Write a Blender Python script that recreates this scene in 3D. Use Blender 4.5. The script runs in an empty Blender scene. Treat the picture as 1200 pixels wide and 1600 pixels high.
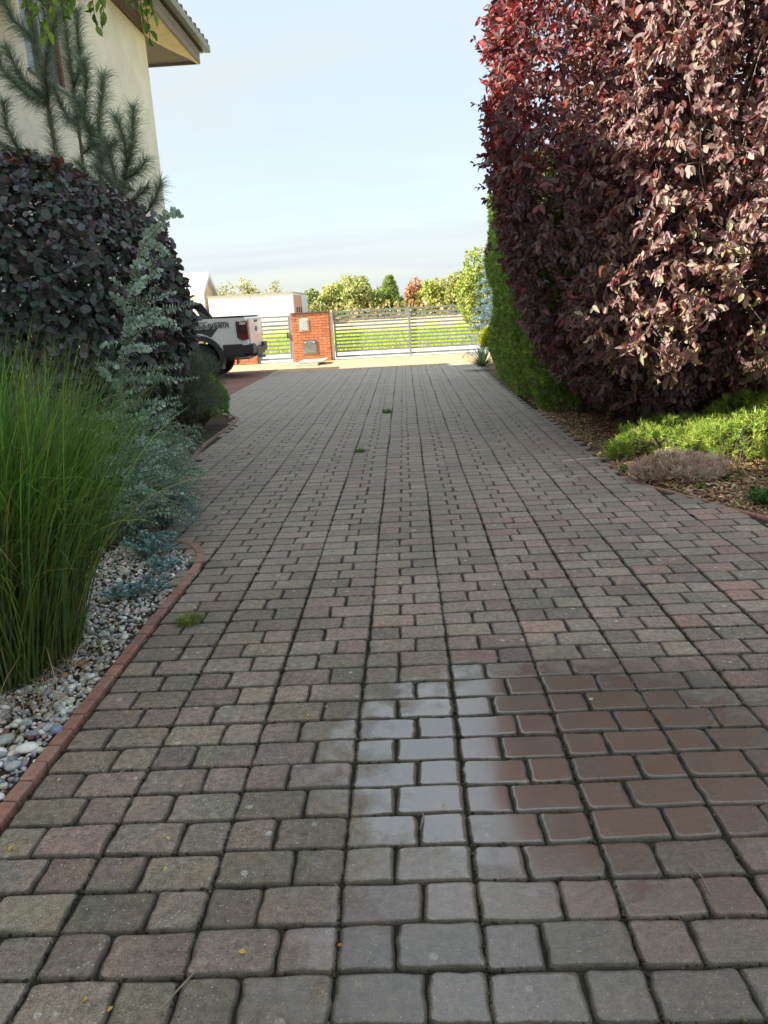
import bpy, bmesh, math, random
import numpy as np
from mathutils import Vector, Matrix
random.seed(11)
RS = np.random.RandomState(7)
sc = bpy.context.scene
COL = sc.collection
D = bpy.data

# ------------------------------------------------------------------ camera
CAM_H = 1.46
TH, PSI, RO = math.atan(320 / 1200), -math.atan(47.7 / (1200 / math.cos(math.atan(320 / 1200)))), 0.055
Fv = Vector((math.sin(PSI) * math.cos(TH), math.cos(PSI) * math.cos(TH), -math.sin(TH)))
R0 = Vector((math.cos(PSI), -math.sin(PSI), 0)); U0 = R0.cross(Fv)
Rv = R0 * math.cos(RO) - U0 * math.sin(RO); Uv = R0 * math.sin(RO) + U0 * math.cos(RO)
cam_d = D.cameras.new('camera'); cam = D.objects.new('camera', cam_d); COL.objects.link(cam)
cam_d.sensor_fit = 'VERTICAL'; cam_d.sensor_height = 32; cam_d.sensor_width = 24; cam_d.lens = 24
cam_d.clip_start = 0.05; cam_d.clip_end = 5000
cam.matrix_world = Matrix(((Rv.x, Uv.x, -Fv.x, 0), (Rv.y, Uv.y, -Fv.y, 0), (Rv.z, Uv.z, -Fv.z, CAM_H), (0, 0, 0, 1)))
sc.camera = cam

# ------------------------------------------------------------------ sun, sky, exposure
SUN_EL = math.radians(35)
LDIR = Vector((0.97 * math.cos(SUN_EL), 0.22 * math.cos(SUN_EL), -math.sin(SUN_EL))).normalized()
sun_d = D.lights.new('sun', 'SUN'); sun_d.energy = 4.8; sun_d.angle = math.radians(0.6); sun_d.color = (1.0, .93, .82)
sun = D.objects.new('sun', sun_d); COL.objects.link(sun)
sun.rotation_euler = LDIR.to_track_quat('-Z', 'Y').to_euler()
sun.location = (-20, -5, 20)
w = D.worlds.new('World'); sc.world = w; w.use_nodes = True
nt = w.node_tree; N = nt.nodes; L = nt.links
bg = N['Background']; bg.inputs['Strength'].default_value = 0.105
sky = N.new('ShaderNodeTexSky'); sky.sky_type = 'NISHITA'; sky.sun_disc = False
sky.sun_elevation = SUN_EL; sky.sun_rotation = math.atan2(-LDIR.x, -LDIR.y)
sky.air_density = 1.1; sky.dust_density = 1.6; sky.ozone_density = 1.5
tc = N.new('ShaderNodeTexCoord'); sx = N.new('ShaderNodeSeparateXYZ'); L.new(tc.outputs['Generated'], sx.inputs[0])
def wmath(op, a, b=None, clamp=False):
    n = N.new('ShaderNodeMath'); n.operation = op; n.use_clamp = clamp
    for i, v in enumerate((a, b)):
        if v is None: continue
        if isinstance(v, (int, float)): n.inputs[i].default_value = v
        else: L.new(v, n.inputs[i])
    return n.outputs[0]
zz = wmath('ADD', wmath('MAXIMUM', sx.outputs['Z'], 0.0), 0.22)
cx_ = N.new('ShaderNodeCombineXYZ'); L.new(wmath('DIVIDE', sx.outputs['X'], zz), cx_.inputs[0]); L.new(wmath('DIVIDE', sx.outputs['Y'], zz), cx_.inputs[1])
mp = N.new('ShaderNodeMapping'); mp.inputs['Rotation'].default_value = (0, 0, 0.35); mp.inputs['Scale'].default_value = (0.55, 1.7, 1)
L.new(cx_.outputs[0], mp.inputs[0])
no = N.new('ShaderNodeTexNoise'); no.inputs['Scale'].default_value = 1.15; no.inputs['Detail'].default_value = 7; no.inputs['Roughness'].default_value = .52; no.inputs['Distortion'].default_value = .5
L.new(mp.outputs[0], no.inputs['Vector'])
mr = N.new('ShaderNodeMapRange'); mr.inputs[1].default_value = .34; mr.inputs[2].default_value = .68; mr.inputs[3].default_value = .55; mr.inputs[4].default_value = 1.0
L.new(no.outputs[0], mr.inputs[0])
mix = N.new('ShaderNodeMix'); mix.data_type = 'RGBA'
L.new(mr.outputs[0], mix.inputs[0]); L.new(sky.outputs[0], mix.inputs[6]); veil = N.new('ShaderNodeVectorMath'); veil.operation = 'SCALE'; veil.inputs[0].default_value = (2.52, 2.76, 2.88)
vr = N.new('ShaderNodeMapRange'); vr.interpolation_type = 'SMOOTHSTEP'; L.new(sx.outputs['Z'], vr.inputs[0]); vr.inputs[1].default_value = .2; vr.inputs[2].default_value = .9; vr.inputs[3].default_value = 1.0; vr.inputs[4].default_value = 1.5  # cloud veil made brighter overhead, out of view, to lift the shade
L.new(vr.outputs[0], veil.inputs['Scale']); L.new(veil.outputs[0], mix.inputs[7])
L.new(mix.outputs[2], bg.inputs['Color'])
sc.view_settings.view_transform = 'Standard'; sc.view_settings.look = 'None'; sc.view_settings.gamma = 1
sc.view_settings.exposure = 1.6
try: sc.view_settings.use_curve_mapping = False
except Exception: pass

# ------------------------------------------------------------------ helpers
def tag(o, label=None, cat=None, group=None, kind=None):
    if label: o['label'] = label
    if cat: o['category'] = cat
    if group: o['group'] = group
    if kind: o['kind'] = kind
    return o
def woff(p):
    v = Vector((0, 0, 0))
    while p is not None:
        v += p.location; p = p.parent
    return v
def link(name, data, parent=None, loc=None):
    o = D.objects.new(name, data); COL.objects.link(o)
    if parent is not None: o.parent = parent
    if loc is not None: o.location = Vector(loc) - (woff(parent) if parent is not None else Vector((0, 0, 0)))
    return o
def thing(name, label, cat, loc=(0, 0, 0), group=None):
    return tag(link(name, None, None, loc), label, cat, group)
def bobj(name, bm, mat, parent=None, smooth=False, bevel=0, seg=2, recalc=True):
    """bmesh in WORLD coordinates -> object (vertices made local to the parent)"""
    if recalc: bmesh.ops.recalc_face_normals(bm, faces=bm.faces)
    me = D.meshes.new(name); off = woff(parent) if parent is not None else Vector((0, 0, 0))
    if off.length: bmesh.ops.translate(bm, verts=bm.verts, vec=-off)
    if smooth:
        for f in bm.faces: f.smooth = True
    bm.to_mesh(me); bm.free()
    for m in (mat if isinstance(mat, (list, tuple)) else [mat]): me.materials.append(m)
    o = link(name, me, parent)
    if bevel:
        b = o.modifiers.new('bevel', 'BEVEL'); b.width = bevel; b.segments = seg; b.limit_method = 'ANGLE'; b.angle_limit = math.radians(35)
    return o
def box(bm, x0, x1, y0, y1, z0, z1):
    vs = [bm.verts.new(p) for p in ((x0, y0, z0), (x1, y0, z0), (x1, y1, z0), (x0, y1, z0), (x0, y0, z1), (x1, y0, z1), (x1, y1, z1), (x0, y1, z1))]
    for f in ((0, 3, 2, 1), (4, 5, 6, 7), (0, 1, 5, 4), (1, 2, 6, 5), (2, 3, 7, 6), (3, 0, 4, 7)): bm.faces.new([vs[i] for i in f])
    return vs
def BX(*a):
    bm = bmesh.new(); box(bm, *a); return bm
def prism(bm, pts, axis, a, b):
    """extrude a polygon of (u,v) along axis from a to b; axis y: (x,z); x: (y,z); z: (x,y)"""
    mk = {'y': lambda u, v, t: (u, t, v), 'x': lambda u, v, t: (t, u, v), 'z': lambda u, v, t: (u, v, t)}[axis]
    A = [bm.verts.new(mk(u, v, a)) for u, v in pts]; B = [bm.verts.new(mk(u, v, b)) for u, v in pts]
    n = len(pts); bm.faces.new(A); bm.faces.new(B[::-1])
    for i in range(n): bm.faces.new((A[i], A[(i + 1) % n], B[(i + 1) % n], B[i]))
def tube(bm, pts, rad, k=6):
    pts = [Vector(p) for p in pts]; n = len(pts)
    if not hasattr(rad, '__len__'): rad = [rad] * n
    rings = []
    for i, p in enumerate(pts):
        t = (pts[min(i + 1, n - 1)] - pts[max(i - 1, 0)]).normalized()
        a = t.cross(Vector((0, 0, 1)));
        if a.length < 1e-3: a = Vector((1, 0, 0))
        a.normalize(); b = t.cross(a)
        rings.append([bm.verts.new(p + (a * math.cos(2 * math.pi * j / k) + b * math.sin(2 * math.pi * j / k)) * rad[i]) for j in range(k)])
    for i in range(n - 1):
        for j in range(k): bm.faces.new((rings[i][j], rings[i][(j + 1) % k], rings[i + 1][(j + 1) % k], rings[i + 1][j]))
    bm.faces.new(rings[0][::-1]); bm.faces.new(rings[-1])
def lathe_y(bm, cx, cz, prof, k=32):
    """prof: list of (radius, y)"""
    rings = [[bm.verts.new((cx + r * math.cos(2 * math.pi * j / k), y, cz + r * math.sin(2 * math.pi * j / k))) for j in range(k)] for r, y in prof]
    for i in range(len(rings) - 1):
        for j in range(k): bm.faces.new((rings[i][j], rings[i][(j + 1) % k], rings[i + 1][(j + 1) % k], rings[i + 1][j]))
    bm.faces.new(rings[0]); bm.faces.new(rings[-1][::-1])

# numpy meshes ------------------------------------------------------
def npmesh(name, V, T, C=None, mat=None, smooth=False, attr='tint'):
    me = D.meshes.new(name); V = np.asarray(V, np.float32); T = np.asarray(T, np.int32)
    k = T.shape[1]
    me.vertices.add(len(V)); me.vertices.foreach_set('co', V.ravel())
    me.loops.add(T.size); me.loops.foreach_set('vertex_index', T.ravel())
    me.polygons.add(len(T)); me.polygons.foreach_set('loop_start', np.arange(0, T.size, k, dtype=np.int32))
    me.update(calc_edges=True)
    if smooth: me.polygons.foreach_set('use_smooth', np.ones(len(T), bool))
    if C is not None:
        a = me.color_attributes.new(attr, 'FLOAT_COLOR', 'POINT')
        c4 = np.ones((len(V), 4), np.float32); c4[:, :3] = C; a.data.foreach_set('color', c4.ravel())
    if mat: me.materials.append(mat)
    return me
def flat_tops(me, lim=.985):
    n = np.empty(len(me.polygons) * 3, np.float32); me.polygons.foreach_get('normal', n); me.polygons.foreach_set('use_smooth', n.reshape(-1, 3)[:, 2] < lim); return me
def unit(a): return a / np.maximum(np.linalg.norm(a, axis=-1, keepdims=True), 1e-9)
def frames(d, n):
    y = unit(d); x = unit(np.cross(y, n)); z = np.cross(x, y)
    return np.stack([x, y, z], axis=-1)      # columns
def scatter(tpls, P, M, S, C, idx=None):
    """templates (V,T) stamped at P with matrices M (n,3,3) and scale S (n,) or (n,3) and colours C (n,3)"""
    n = len(P); S = np.asarray(S, float)
    if S.ndim == 1: S = np.repeat(S[:, None], 3, 1)
    if idx is None: idx = RS.randint(0, len(tpls), n)
    Vs, Ts, Cs, o = [], [], [], 0
    for t, (V, T) in enumerate(tpls):
        s = np.where(idx == t)[0]
        if not len(s): continue
        v = V[None] * S[s][:, None, :]
        v = np.einsum('nij,nkj->nki', M[s], v) + P[s][:, None, :]
        Vs.append(v.reshape(-1, 3)); Ts.append((T[None] + (np.arange(len(s)) * len(V))[:, None, None] + o).reshape(-1, T.shape[1]))
        Cs.append(np.repeat(C[s], len(V), 0)); o += len(s) * len(V)
    return np.concatenate(Vs), np.concatenate(Ts), np.concatenate(Cs)
def leaf_tpl(wd=.5, fold=.08, droop=.12, wide=.5):
    V = np.array([(0, 0, 0), (-.36 * wd, .22, fold), (-.5 * wd, wide, fold * 1.2 - droop * .2), (-.3 * wd, .8, fold * .6 - droop * .6), (0, 1, -droop),
                  (.3 * wd, .8, fold * .6 - droop * .6), (.5 * wd, wide, fold * 1.2 - droop * .2), (.36 * wd, .22, fold), (0, .5, -droop * .25)], float)
    T = np.array([(8, i, i + 1) for i in range(7)] + [(8, 7, 0)])
    return V, T
LEAF = [leaf_tpl(.5, .10, .18), leaf_tpl(.42, .16, .32), leaf_tpl(.52, .04, .05), leaf_tpl(.46, .2, .1)]
OVAL = [leaf_tpl(.8, .05, .08, .58), leaf_tpl(.72, .1, .15, .6), leaf_tpl(.85, -.03, .05, .55)]
ROUND = [leaf_tpl(.75, .05, .03, .5), leaf_tpl(.85, .08, .1, .52)]
def ribbons(P, Wd, side, C):
    """P (n,m,3) paths, Wd (n,m) widths, side (n,3) -> quads; C (n,3) or (n,m,3)"""
    n, m, _ = P.shape
    if side.ndim == 2: side = np.repeat(side[:, None], m, 1)
    A = P + side * Wd[..., None] / 2; B = P - side * Wd[..., None] / 2
    V = np.stack([A, B], 2).reshape(-1, 3)
    base = (np.arange(n) * 2 * m)[:, None] + (np.arange(m - 1) * 2)[None]
    T = np.stack([base, base + 1, base + 3, base + 2], -1).reshape(-1, 4)
    if C.ndim == 2: C = np.repeat(C[:, None], m, 1)
    return V, T, np.repeat(C.reshape(-1, 3), 2, 0)
def rdir(n): return unit(RS.normal(size=(n, 3)))
def lumps(dirs, k=10, lo=2, hi=7, seed=0):
    r = np.random.RandomState(seed); s = 0
    for i in range(k):
        f = r.normal(size=3); f = f / np.linalg.norm(f) * r.uniform(lo, hi)
        s = s + np.cos(dirs @ f + r.uniform(0, 6.3))
    return s / math.sqrt(k)
def vary(n, cols, wts, v=.18):
    cols = np.array(cols, float); i = RS.choice(len(cols), n, p=np.array(wts) / sum(wts))
    return cols[i] * np.exp(RS.normal(0, v, (n, 1))) * np.exp(RS.normal(0, v * .35, (n, 3)))
def add_np(name, VTC, mat, parent=None, smooth=False, kind=None):
    V, T, C = VTC; off = np.array(woff(parent)) if parent is not None else np.zeros(3)
    o = link(name, npmesh(name, V - off, T, C, mat, smooth), parent)
    if kind: o['kind'] = kind
    return o
CAMP = np.array((0, 0, CAM_H)); Fn, Rn, Un = np.array(Fv), np.array(Rv), np.array(Uv)
def in_view(P, mx=.5, my=.667):
    v = P - CAMP; z = v @ Fn
    return (z > .2) & (np.abs(v @ Rn / z) < mx) & (np.abs(v @ Un / z) < my), z
def leaf_parts(name, n_parts, tpls, P, M, S, C, mat, parent, score):
    """the n_parts leaves with the highest score become objects that share a few meshes; returns the mask of the rest"""
    S = np.asarray(S, float)
    pick = np.argsort(-score)[:n_parts]
    var = []
    order = pick[np.argsort(C[pick].sum(1))]
    groups = np.array_split(order, 12)
    off = np.array(woff(parent))
    for g in groups:
        c = C[g].mean(0)
        V, T = tpls[random.randrange(len(tpls))]
        me = npmesh(name, V, T, np.repeat(c[None], len(V), 0), mat, True)
        for i in g:
            o = D.objects.new(name, me); COL.objects.link(o); o.parent = parent
            m = Matrix([list(M[i][r] * (S[i] if S.ndim == 1 else S[i])) + [P[i][r] - off[r]] for r in range(3)] + [[0, 0, 0, 1]])
            o.matrix_local = m
    rest = np.ones(len(P), bool); rest[pick] = False
    return rest

# materials ----------------------------------------------------------
class NB:
    def __init__(s, name):
        s.m = D.materials.new(name); s.m.use_nodes = True; s.t = s.m.node_tree; s.N = s.t.nodes; s.L = s.t.links
        s.b = s.N['Principled BSDF']; s.out = s.N['Material Output']
    def n(s, typ, **kw):
        x = s.N.new(typ)
        for k, v in kw.items(): setattr(x, k, v)
        return x
    def put(s, sock, v):
        if hasattr(v, 'is_linked') or hasattr(v, 'links'): s.L.new(v, sock)
        else:
            if isinstance(v, tuple) and len(v) == 3 and sock.type == 'RGBA': v = (*v, 1)
            sock.default_value = v
    def math(s, op, a, b=None, c=None, clamp=False):
        x = s.n('ShaderNodeMath', operation=op, use_clamp=clamp)
        for i, v in enumerate((a, b, c)):
            if v is not None: s.put(x.inputs[i], v)
        return x.outputs[0]
    def mix(s, f, a, b, bt='MIX'):
        x = s.n('ShaderNodeMix', data_type='RGBA', blend_type=bt)
        s.put(x.inputs[0], f); s.put(x.inputs[6], a); s.put(x.inputs[7], b); return x.outputs[2]
    def rng(s, v, a, b, c=0., d=1., smooth=False):
        x = s.n('ShaderNodeMapRange'); x.clamp = True
        if smooth: x.interpolation_type = 'SMOOTHSTEP'
        s.put(x.inputs[0], v)
        for i, q in enumerate((a, b, c, d)): x.inputs[i + 1].default_value = q
        return x.outputs[0]
    def pos(s): return s.n('ShaderNodeNewGeometry').outputs['Position']
    def noise(s, vec, scale, detail=4, rough=.55, dist=0):
        x = s.n('ShaderNodeTexNoise'); s.put(x.inputs['Vector'], vec); x.inputs['Scale'].default_value = scale
        x.inputs['Detail'].default_value = detail; x.inputs['Roughness'].default_value = rough; x.inputs['Distortion'].default_value = dist
        return x.outputs[0]
    def map(s, vec, scale=(1, 1, 1), loc=(0, 0, 0), rot=(0, 0, 0)):
        x = s.n('ShaderNodeMapping'); s.put(x.inputs[0], vec); x.inputs['Scale'].default_value = scale; x.inputs['Location'].default_value = loc; x.inputs['Rotation'].default_value = rot
        return x.outputs[0]
    def ramp(s, f, stops):
        x = s.n('ShaderNodeValToRGB'); s.put(x.inputs[0], f); e = x.color_ramp.elements
        while len(e) < len(stops): e.new(.5)
        for q, (p, c) in zip(e, stops): q.position = p; q.color = (*c, 1)
        return x.outputs[0]
    def bump(s, h, dist=.01, strength=1., normal=None):
        x = s.n('ShaderNodeBump'); s.put(x.inputs['Height'], h); x.inputs['Distance'].default_value = dist; s.put(x.inputs['Strength'], strength)
        if normal is not None: s.L.new(normal, x.inputs['Normal'])
        s.L.new(x.outputs[0], s.b.inputs['Normal']); return x.outputs[0]
    def set(s, **kw):
        for k, v in kw.items(): s.put(s.b.inputs[k.replace('_', ' ')], v)
        return s
def simple(name, col, rough=.6, metal=0., var=.15, scale=6., bump=0., bscale=60., spec=.5):
    b = NB(name); p = b.pos()
    n = b.noise(p, scale, 5, .6); f = b.rng(n, .3, .7, 1 - var, 1 + var)
    c = b.mix(1., (*col,), b.n('ShaderNodeCombineColor').outputs[0], 'MULTIPLY')
    cc = b.N[-1] if False else None
    v = b.n('ShaderNodeVectorMath', operation='SCALE'); v.inputs[0].default_value = col; b.L.new(f, v.inputs['Scale'])
    b.L.new(v.outputs[0], b.b.inputs['Base Color'])
    b.set(Roughness=b.rng(n, .3, .7, max(0, rough - .08), min(1, rough + .08)), Metallic=metal)
    b.b.inputs['Specular IOR Level'].default_value = spec
    if bump: b.bump(b.noise(p, bscale, 5, .6), bump)
    return b.m
def leafmat(name, rough=.45, trans=.3, tcol=(1.3, 1.3, .6), spec=.5, nscale=30):
    b = NB(name); a = b.n('ShaderNodeAttribute', attribute_name='tint', attribute_type='GEOMETRY')
    n = b.noise(b.pos(), nscale, 3, .6)
    v = b.n('ShaderNodeVectorMath', operation='SCALE'); b.L.new(a.outputs['Color'], v.inputs[0]); b.L.new(b.rng(n, .3, .7, .8, 1.2), v.inputs['Scale'])
    b.L.new(v.outputs[0], b.b.inputs['Base Color']); b.set(Roughness=rough); b.b.inputs['Specular IOR Level'].default_value = spec
    if trans:
        t = b.n('ShaderNodeBsdfTranslucent'); vm = b.n('ShaderNodeVectorMath', operation='MULTIPLY'); b.L.new(v.outputs[0], vm.inputs[0]); vm.inputs[1].default_value = tcol
        b.L.new(vm.outputs[0], t.inputs[0]); mx = b.n('ShaderNodeMixShader'); mx.inputs[0].default_value = trans
        b.L.new(b.b.outputs[0], mx.inputs[1]); b.L.new(t.outputs[0], mx.inputs[2]); b.L.new(mx.outputs[0], b.out.inputs[0])
    return b.m

def wet_mask(b, p):
    """where water stands on the paving: 0 dry .. 1 wet"""
    s = b.n('ShaderNodeSeparateXYZ'); b.L.new(p, s.inputs[0]); X, Y = s.outputs[0], s.outputs[1]
    def ell(cx, cy, rx, ry):
        dx = b.math('DIVIDE', b.math('SUBTRACT', X, cx), rx); dy = b.math('DIVIDE', b.math('SUBTRACT', Y, cy), ry)
        return b.math('SQRT', b.math('ADD', b.math('MULTIPLY', dx, dx), b.math('MULTIPLY', dy, dy)))
    nz = b.math('MULTIPLY', b.math('SUBTRACT', b.noise(p, 6, 5, .65), .5), .9)
    w1 = b.rng(b.math('ADD', ell(.46, 2.28, .96, .84), nz), .55, 1.12, 1, 0, True)
    w2 = b.rng(b.math('ADD', ell(.42, 1.35, .95, 1.1), nz), .55, 1.25, .72, 0, True)
    return b.math('MAXIMUM', w1, w2)

def paver_mat(name, src):
    b = NB(name); p = b.pos()
    if src == 'obj':
        r = b.n('ShaderNodeObjectInfo').outputs['Random']
        wn = b.n('ShaderNodeTexWhiteNoise', noise_dimensions='1D'); b.L.new(r, wn.inputs['W']); r1 = wn.outputs['Value']
        wn2 = b.n('ShaderNodeTexWhiteNoise', noise_dimensions='1D'); b.L.new(b.math('ADD', r, 3.3), wn2.inputs['W']); r2 = wn2.outputs['Value']
    else:
        a = b.n('ShaderNodeAttribute', attribute_name='tint'); s = b.n('ShaderNodeSeparateColor'); b.L.new(a.outputs['Color'], s.inputs[0]); r1, r2 = s.outputs[0], s.outputs[1]
    sx = b.n('ShaderNodeSeparateXYZ'); b.L.new(p, sx.inputs[0])
    reg = b.math('ADD', b.noise(p, .55, 3), b.rng(sx.outputs[0], -1.2, 2.2, -.16, .13))
    f = b.math('ADD', r1, b.math('MULTIPLY', b.math('SUBTRACT', reg, .5), 1.1), clamp=True)
    base = b.ramp(f, [(0, (.262, .232, .170)), (.2, (.22, .197, .160)), (.42, (.275, .230, .185)), (.6, (.225, .190, .168)), (.8, (.27, .205, .172)), (1, (.29, .175, .140))])
    n1 = b.noise(p, 7, 5, .6); n2 = b.noise(p, 38, 5, .7); n3 = b.noise(p, 210, 3, .7)
    c = b.mix(b.rng(n1, .42, .66, 0, .6), base, (.33, .235, .165))
    c = b.mix(b.rng(b.noise(b.map(p, loc=(7, 3, 0)), 4, 4), .5, .7, 0, .6), c, (.22, .205, .135))
    v = b.n('ShaderNodeVectorMath', operation='SCALE'); b.L.new(c, v.inputs[0])
    br = b.math('MULTIPLY', b.math('MULTIPLY', b.rng(r2, 0, 1, .78, 1.2), b.rng(b.noise(b.map(p, loc=(3, 8, 0)), 1.1, 5, .6), .32, .62, .80, 1.12)), b.math('MULTIPLY', b.rng(n2, .28, .72, .55, 1.45), b.rng(n3, .25, .75, .5, 1.5)))
    b.L.new(br, v.inputs['Scale']); c = v.outputs[0]
    def dots(scale, size, keep, seedloc):
        vo = b.n('ShaderNodeTexVoronoi'); b.put(vo.inputs['Vector'], b.map(p, loc=seedloc)); vo.inputs['Scale'].default_value = scale
        sc_ = b.n('ShaderNodeSeparateColor'); b.L.new(vo.outputs['Color'], sc_.inputs[0])
        near = b.math('LESS_THAN', vo.outputs['Distance'], b.math('MULTIPLY', sc_.outputs[1], size)); kp = b.math('LESS_THAN', sc_.outputs[0], keep)
        return b.math('MULTIPLY', near, kp)
    c = b.mix(b.math('MULTIPLY', dots(150, .42, .14, (0, 0, 0)), .85), c, (.56, .53, .48))
    c = b.mix(b.math('MULTIPLY', dots(160, .45, .18, (5, 1, 0)), .6), c, (.03, .03, .028))
    c = b.mix(b.math('MULTIPLY', dots(24, .30, .13, (2, 9, 0)), b.rng(n3, .4, .6, .3, 1.)), c, (.56, .56, .50))
    wv = wet_mask(b, p)
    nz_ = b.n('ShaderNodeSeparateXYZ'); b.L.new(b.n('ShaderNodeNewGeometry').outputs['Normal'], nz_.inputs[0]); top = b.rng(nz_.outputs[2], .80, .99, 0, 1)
    wv = b.math('MULTIPLY', wv, b.math('MULTIPLY', b.rng(top, 0, 1, .35, 1), b.rng(r2, 0, 1, .90, 1.04)), clamp=True)
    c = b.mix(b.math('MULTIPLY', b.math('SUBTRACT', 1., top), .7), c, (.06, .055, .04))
    # up the drive the stones' colour is mixed paler with distance
    far_pale = b.rng(sx.outputs[1], 3.0, 12, 0, .66)
    c = b.mix(far_pale, c, (.50, .455, .40))
    wetc = b.mix(wv, c, b.mix(1., c, (.34, .27, .19), 'MULTIPLY')); wetc = b.mix(b.math('MULTIPLY', b.rng(wv, .7, .95, 0, .95), b.math('MULTIPLY', b.rng(sx.outputs[0], .05, .45, 0, 1), b.rng(b.noise(b.map(p, loc=(1, 4, 0)), 9, 4), .3, .55, .2, 1.2))), wetc, (.10, .042, .014))
    b.L.new(wetc, b.b.inputs['Base Color'])
    rr = b.ramp(wv, [(0, (.86,) * 3), (.3, (.6,) * 3), (.7, (.34,) * 3), (1, (.16,) * 3)])
    rs = b.math('ADD', rr, b.math('MULTIPLY', b.math('SUBTRACT', n2, .5), .2), clamp=True)
    b.set(Roughness=rs, IOR=b.rng(wv, 0, 1, 1.42, 1.9))
    b.b.inputs['Coat IOR'].default_value = 2.4; b.put(b.b.inputs['Coat Roughness'], b.rng(wv, .6, .95, .30, .09)); b.put(b.b.inputs['Coat Weight'], b.math('MULTIPLY', b.rng(wv, .42, .96, 0, 1), b.rng(sx.outputs[0], .12, .55, 1, .30)))
    h = b.math('ADD', b.math('MULTIPLY', n2, .9), b.math('ADD', b.math('MULTIPLY', n3, .7), b.math('MULTIPLY', n1, .5)))
    b.bump(h, .0075, b.rng(wv, .7, 1, 1., .58))
    return b.m

M = {}
M['paver'] = paver_mat('worn_paver_single', 'obj'); M['paver_mass'] = paver_mat('worn_paver_many', 'attr')
def soil_mat(name, c1, c2, scale=14, bump=.01):
    b = NB(name); p = b.pos(); n = b.noise(p, scale, 6, .65); m = b.noise(p, scale * 9, 4, .7)
    c = b.mix(b.rng(n, .35, .65), (*c1,), (*c2,)); v = b.n('ShaderNodeVectorMath', operation='SCALE'); b.L.new(c, v.inputs[0]); b.L.new(b.rng(m, .25, .75, .5, 1.5), v.inputs['Scale'])
    b.L.new(v.outputs[0], b.b.inputs['Base Color']); b.set(Roughness=.95); b.bump(b.math('ADD', n, m), bump); return b.m
M['joint'] = soil_mat('joint_soil', (.022, .019, .014), (.042, .04, .024), 20, .008)
M['soil'] = soil_mat('bed_soil', (.05, .035, .022), (.09, .062, .038), 12, .02)
M['mulchbase'] = soil_mat('mulch_soil', (.12, .075, .045), (.2, .13, .08), 16, .02)
M['tan'] = soil_mat('dry_field', (.40, .31, .17), (.50, .40, .24), .35, .03)
M['limefield'] = soil_mat('green_field', (.32, .42, .045), (.42, .50, .06), .5, .02)
M['road'] = soil_mat('pale_road', (.46, .45, .42), (.54, .52, .48), .8, .004)
def brickpave(name, c1, c2, mort, rot=0):
    b = NB(name); p = b.pos(); t = b.n('ShaderNodeTexBrick'); b.put(t.inputs['Vector'], b.map(p, rot=(0, 0, rot)))
    for k, v in (('Scale', 1.), ('Mortar Size', .007), ('Brick Width', .21), ('Row Height', .14), ('Bias', 0.)): t.inputs[k].default_value = v
    t.inputs['Color1'].default_value = (*c1, 1); t.inputs['Color2'].default_value = (*c2, 1); t.inputs['Mortar'].default_value = (*mort, 1)
    n = b.noise(p, 3, 5, .6); v = b.n('ShaderNodeVectorMath', operation='SCALE'); b.L.new(t.outputs[0], v.inputs[0]); b.L.new(b.rng(n, .3, .7, .8, 1.2), v.inputs['Scale'])
    b.L.new(v.outputs[0], b.b.inputs['Base Color']); b.set(Roughness=.85)
    b.bump(b.math('SUBTRACT', 1., t.outputs['Fac']), .004); return b.m
M['yellowpave'] = brickpave('yellow_paving', (.46, .31, .17), (.53, .37, .21), (.24, .16, .09))
M['redpave'] = brickpave('red_paving', (.25, .12, .09), (.31, .17, .13), (.12, .07, .05), 1.5708)
def brick_mat(name, cols, bump=.003):
    b = NB(name); p = b.pos(); r = b.n('ShaderNodeObjectInfo').outputs['Random']
    c = b.ramp(r, [(i / (len(cols) - 1), q) for i, q in enumerate(cols)]); n = b.noise(p, 30, 5, .65); m = b.noise(p, 150, 3, .7)
    v = b.n('ShaderNodeVectorMath', operation='SCALE'); b.L.new(c, v.inputs[0]); b.L.new(b.math('MULTIPLY', b.rng(n, .3, .7, .8, 1.2), b.rng(m, .3, .7, .8, 1.2)), v.inputs['Scale'])
    b.L.new(b.mix(b.rng(b.noise(p, 9, 5, .7), .56, .72, 0, .5), v.outputs[0], (.16, .13, .1)), b.b.inputs['Base Color']); b.set(Roughness=.85); b.bump(b.math('ADD', n, m), bump); return b.m
M['edgebrick'] = brick_mat('red_edging_brick', [(.29, .15, .11), (.35, .17, .12), (.30, .19, .15), (.38, .20, .145), (.25, .15, .12)])
M['pinkedge'] = brick_mat('faded_edging_brick', [(.26, .17, .14), (.30, .20, .16), (.24, .15, .12)])
M['clinker'] = brick_mat('orange_clinker', [(.50, .17, .075), (.60, .23, .10), (.52, .19, .09), (.62, .26, .13), (.44, .14, .065)])
M['mortar'] = simple('mortar', (.50, .30, .19), .9, bump=.002)
M['stucco'] = simple('cream_stucco', (.80, .76, .63), .9, var=.10, scale=2.5, bump=.004, bscale=130)
M['stucco2'] = simple('yellow_plaster', (.70, .56, .30), .85, var=.14, scale=5, bump=.004, bscale=60)
M['darkgap'] = simple('dark_recess', (.02, .016, .014), .9)
def wood(name, c1, c2, scale=(2, 30, 30), rough=.6):
    b = NB(name); p = b.pos(); n = b.noise(b.map(p, scale=scale), 2.2, 6, .65, .6); r = b.n('ShaderNodeObjectInfo').outputs['Random']
    c = b.mix(b.rng(n, .3, .7), (*c1,), (*c2,)); v = b.n('ShaderNodeVectorMath', operation='SCALE'); b.L.new(c, v.inputs[0]); b.L.new(b.rng(r, 0, 1, .8, 1.2), v.inputs['Scale'])
    b.L.new(v.outputs[0], b.b.inputs['Base Color']); b.set(Roughness=rough); b.bump(n, .003); return b.m
M['soffit_y'] = wood('soffit_wood', (.085, .045, .035), (.14, .075, .058), (30, 2, 30))
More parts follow.
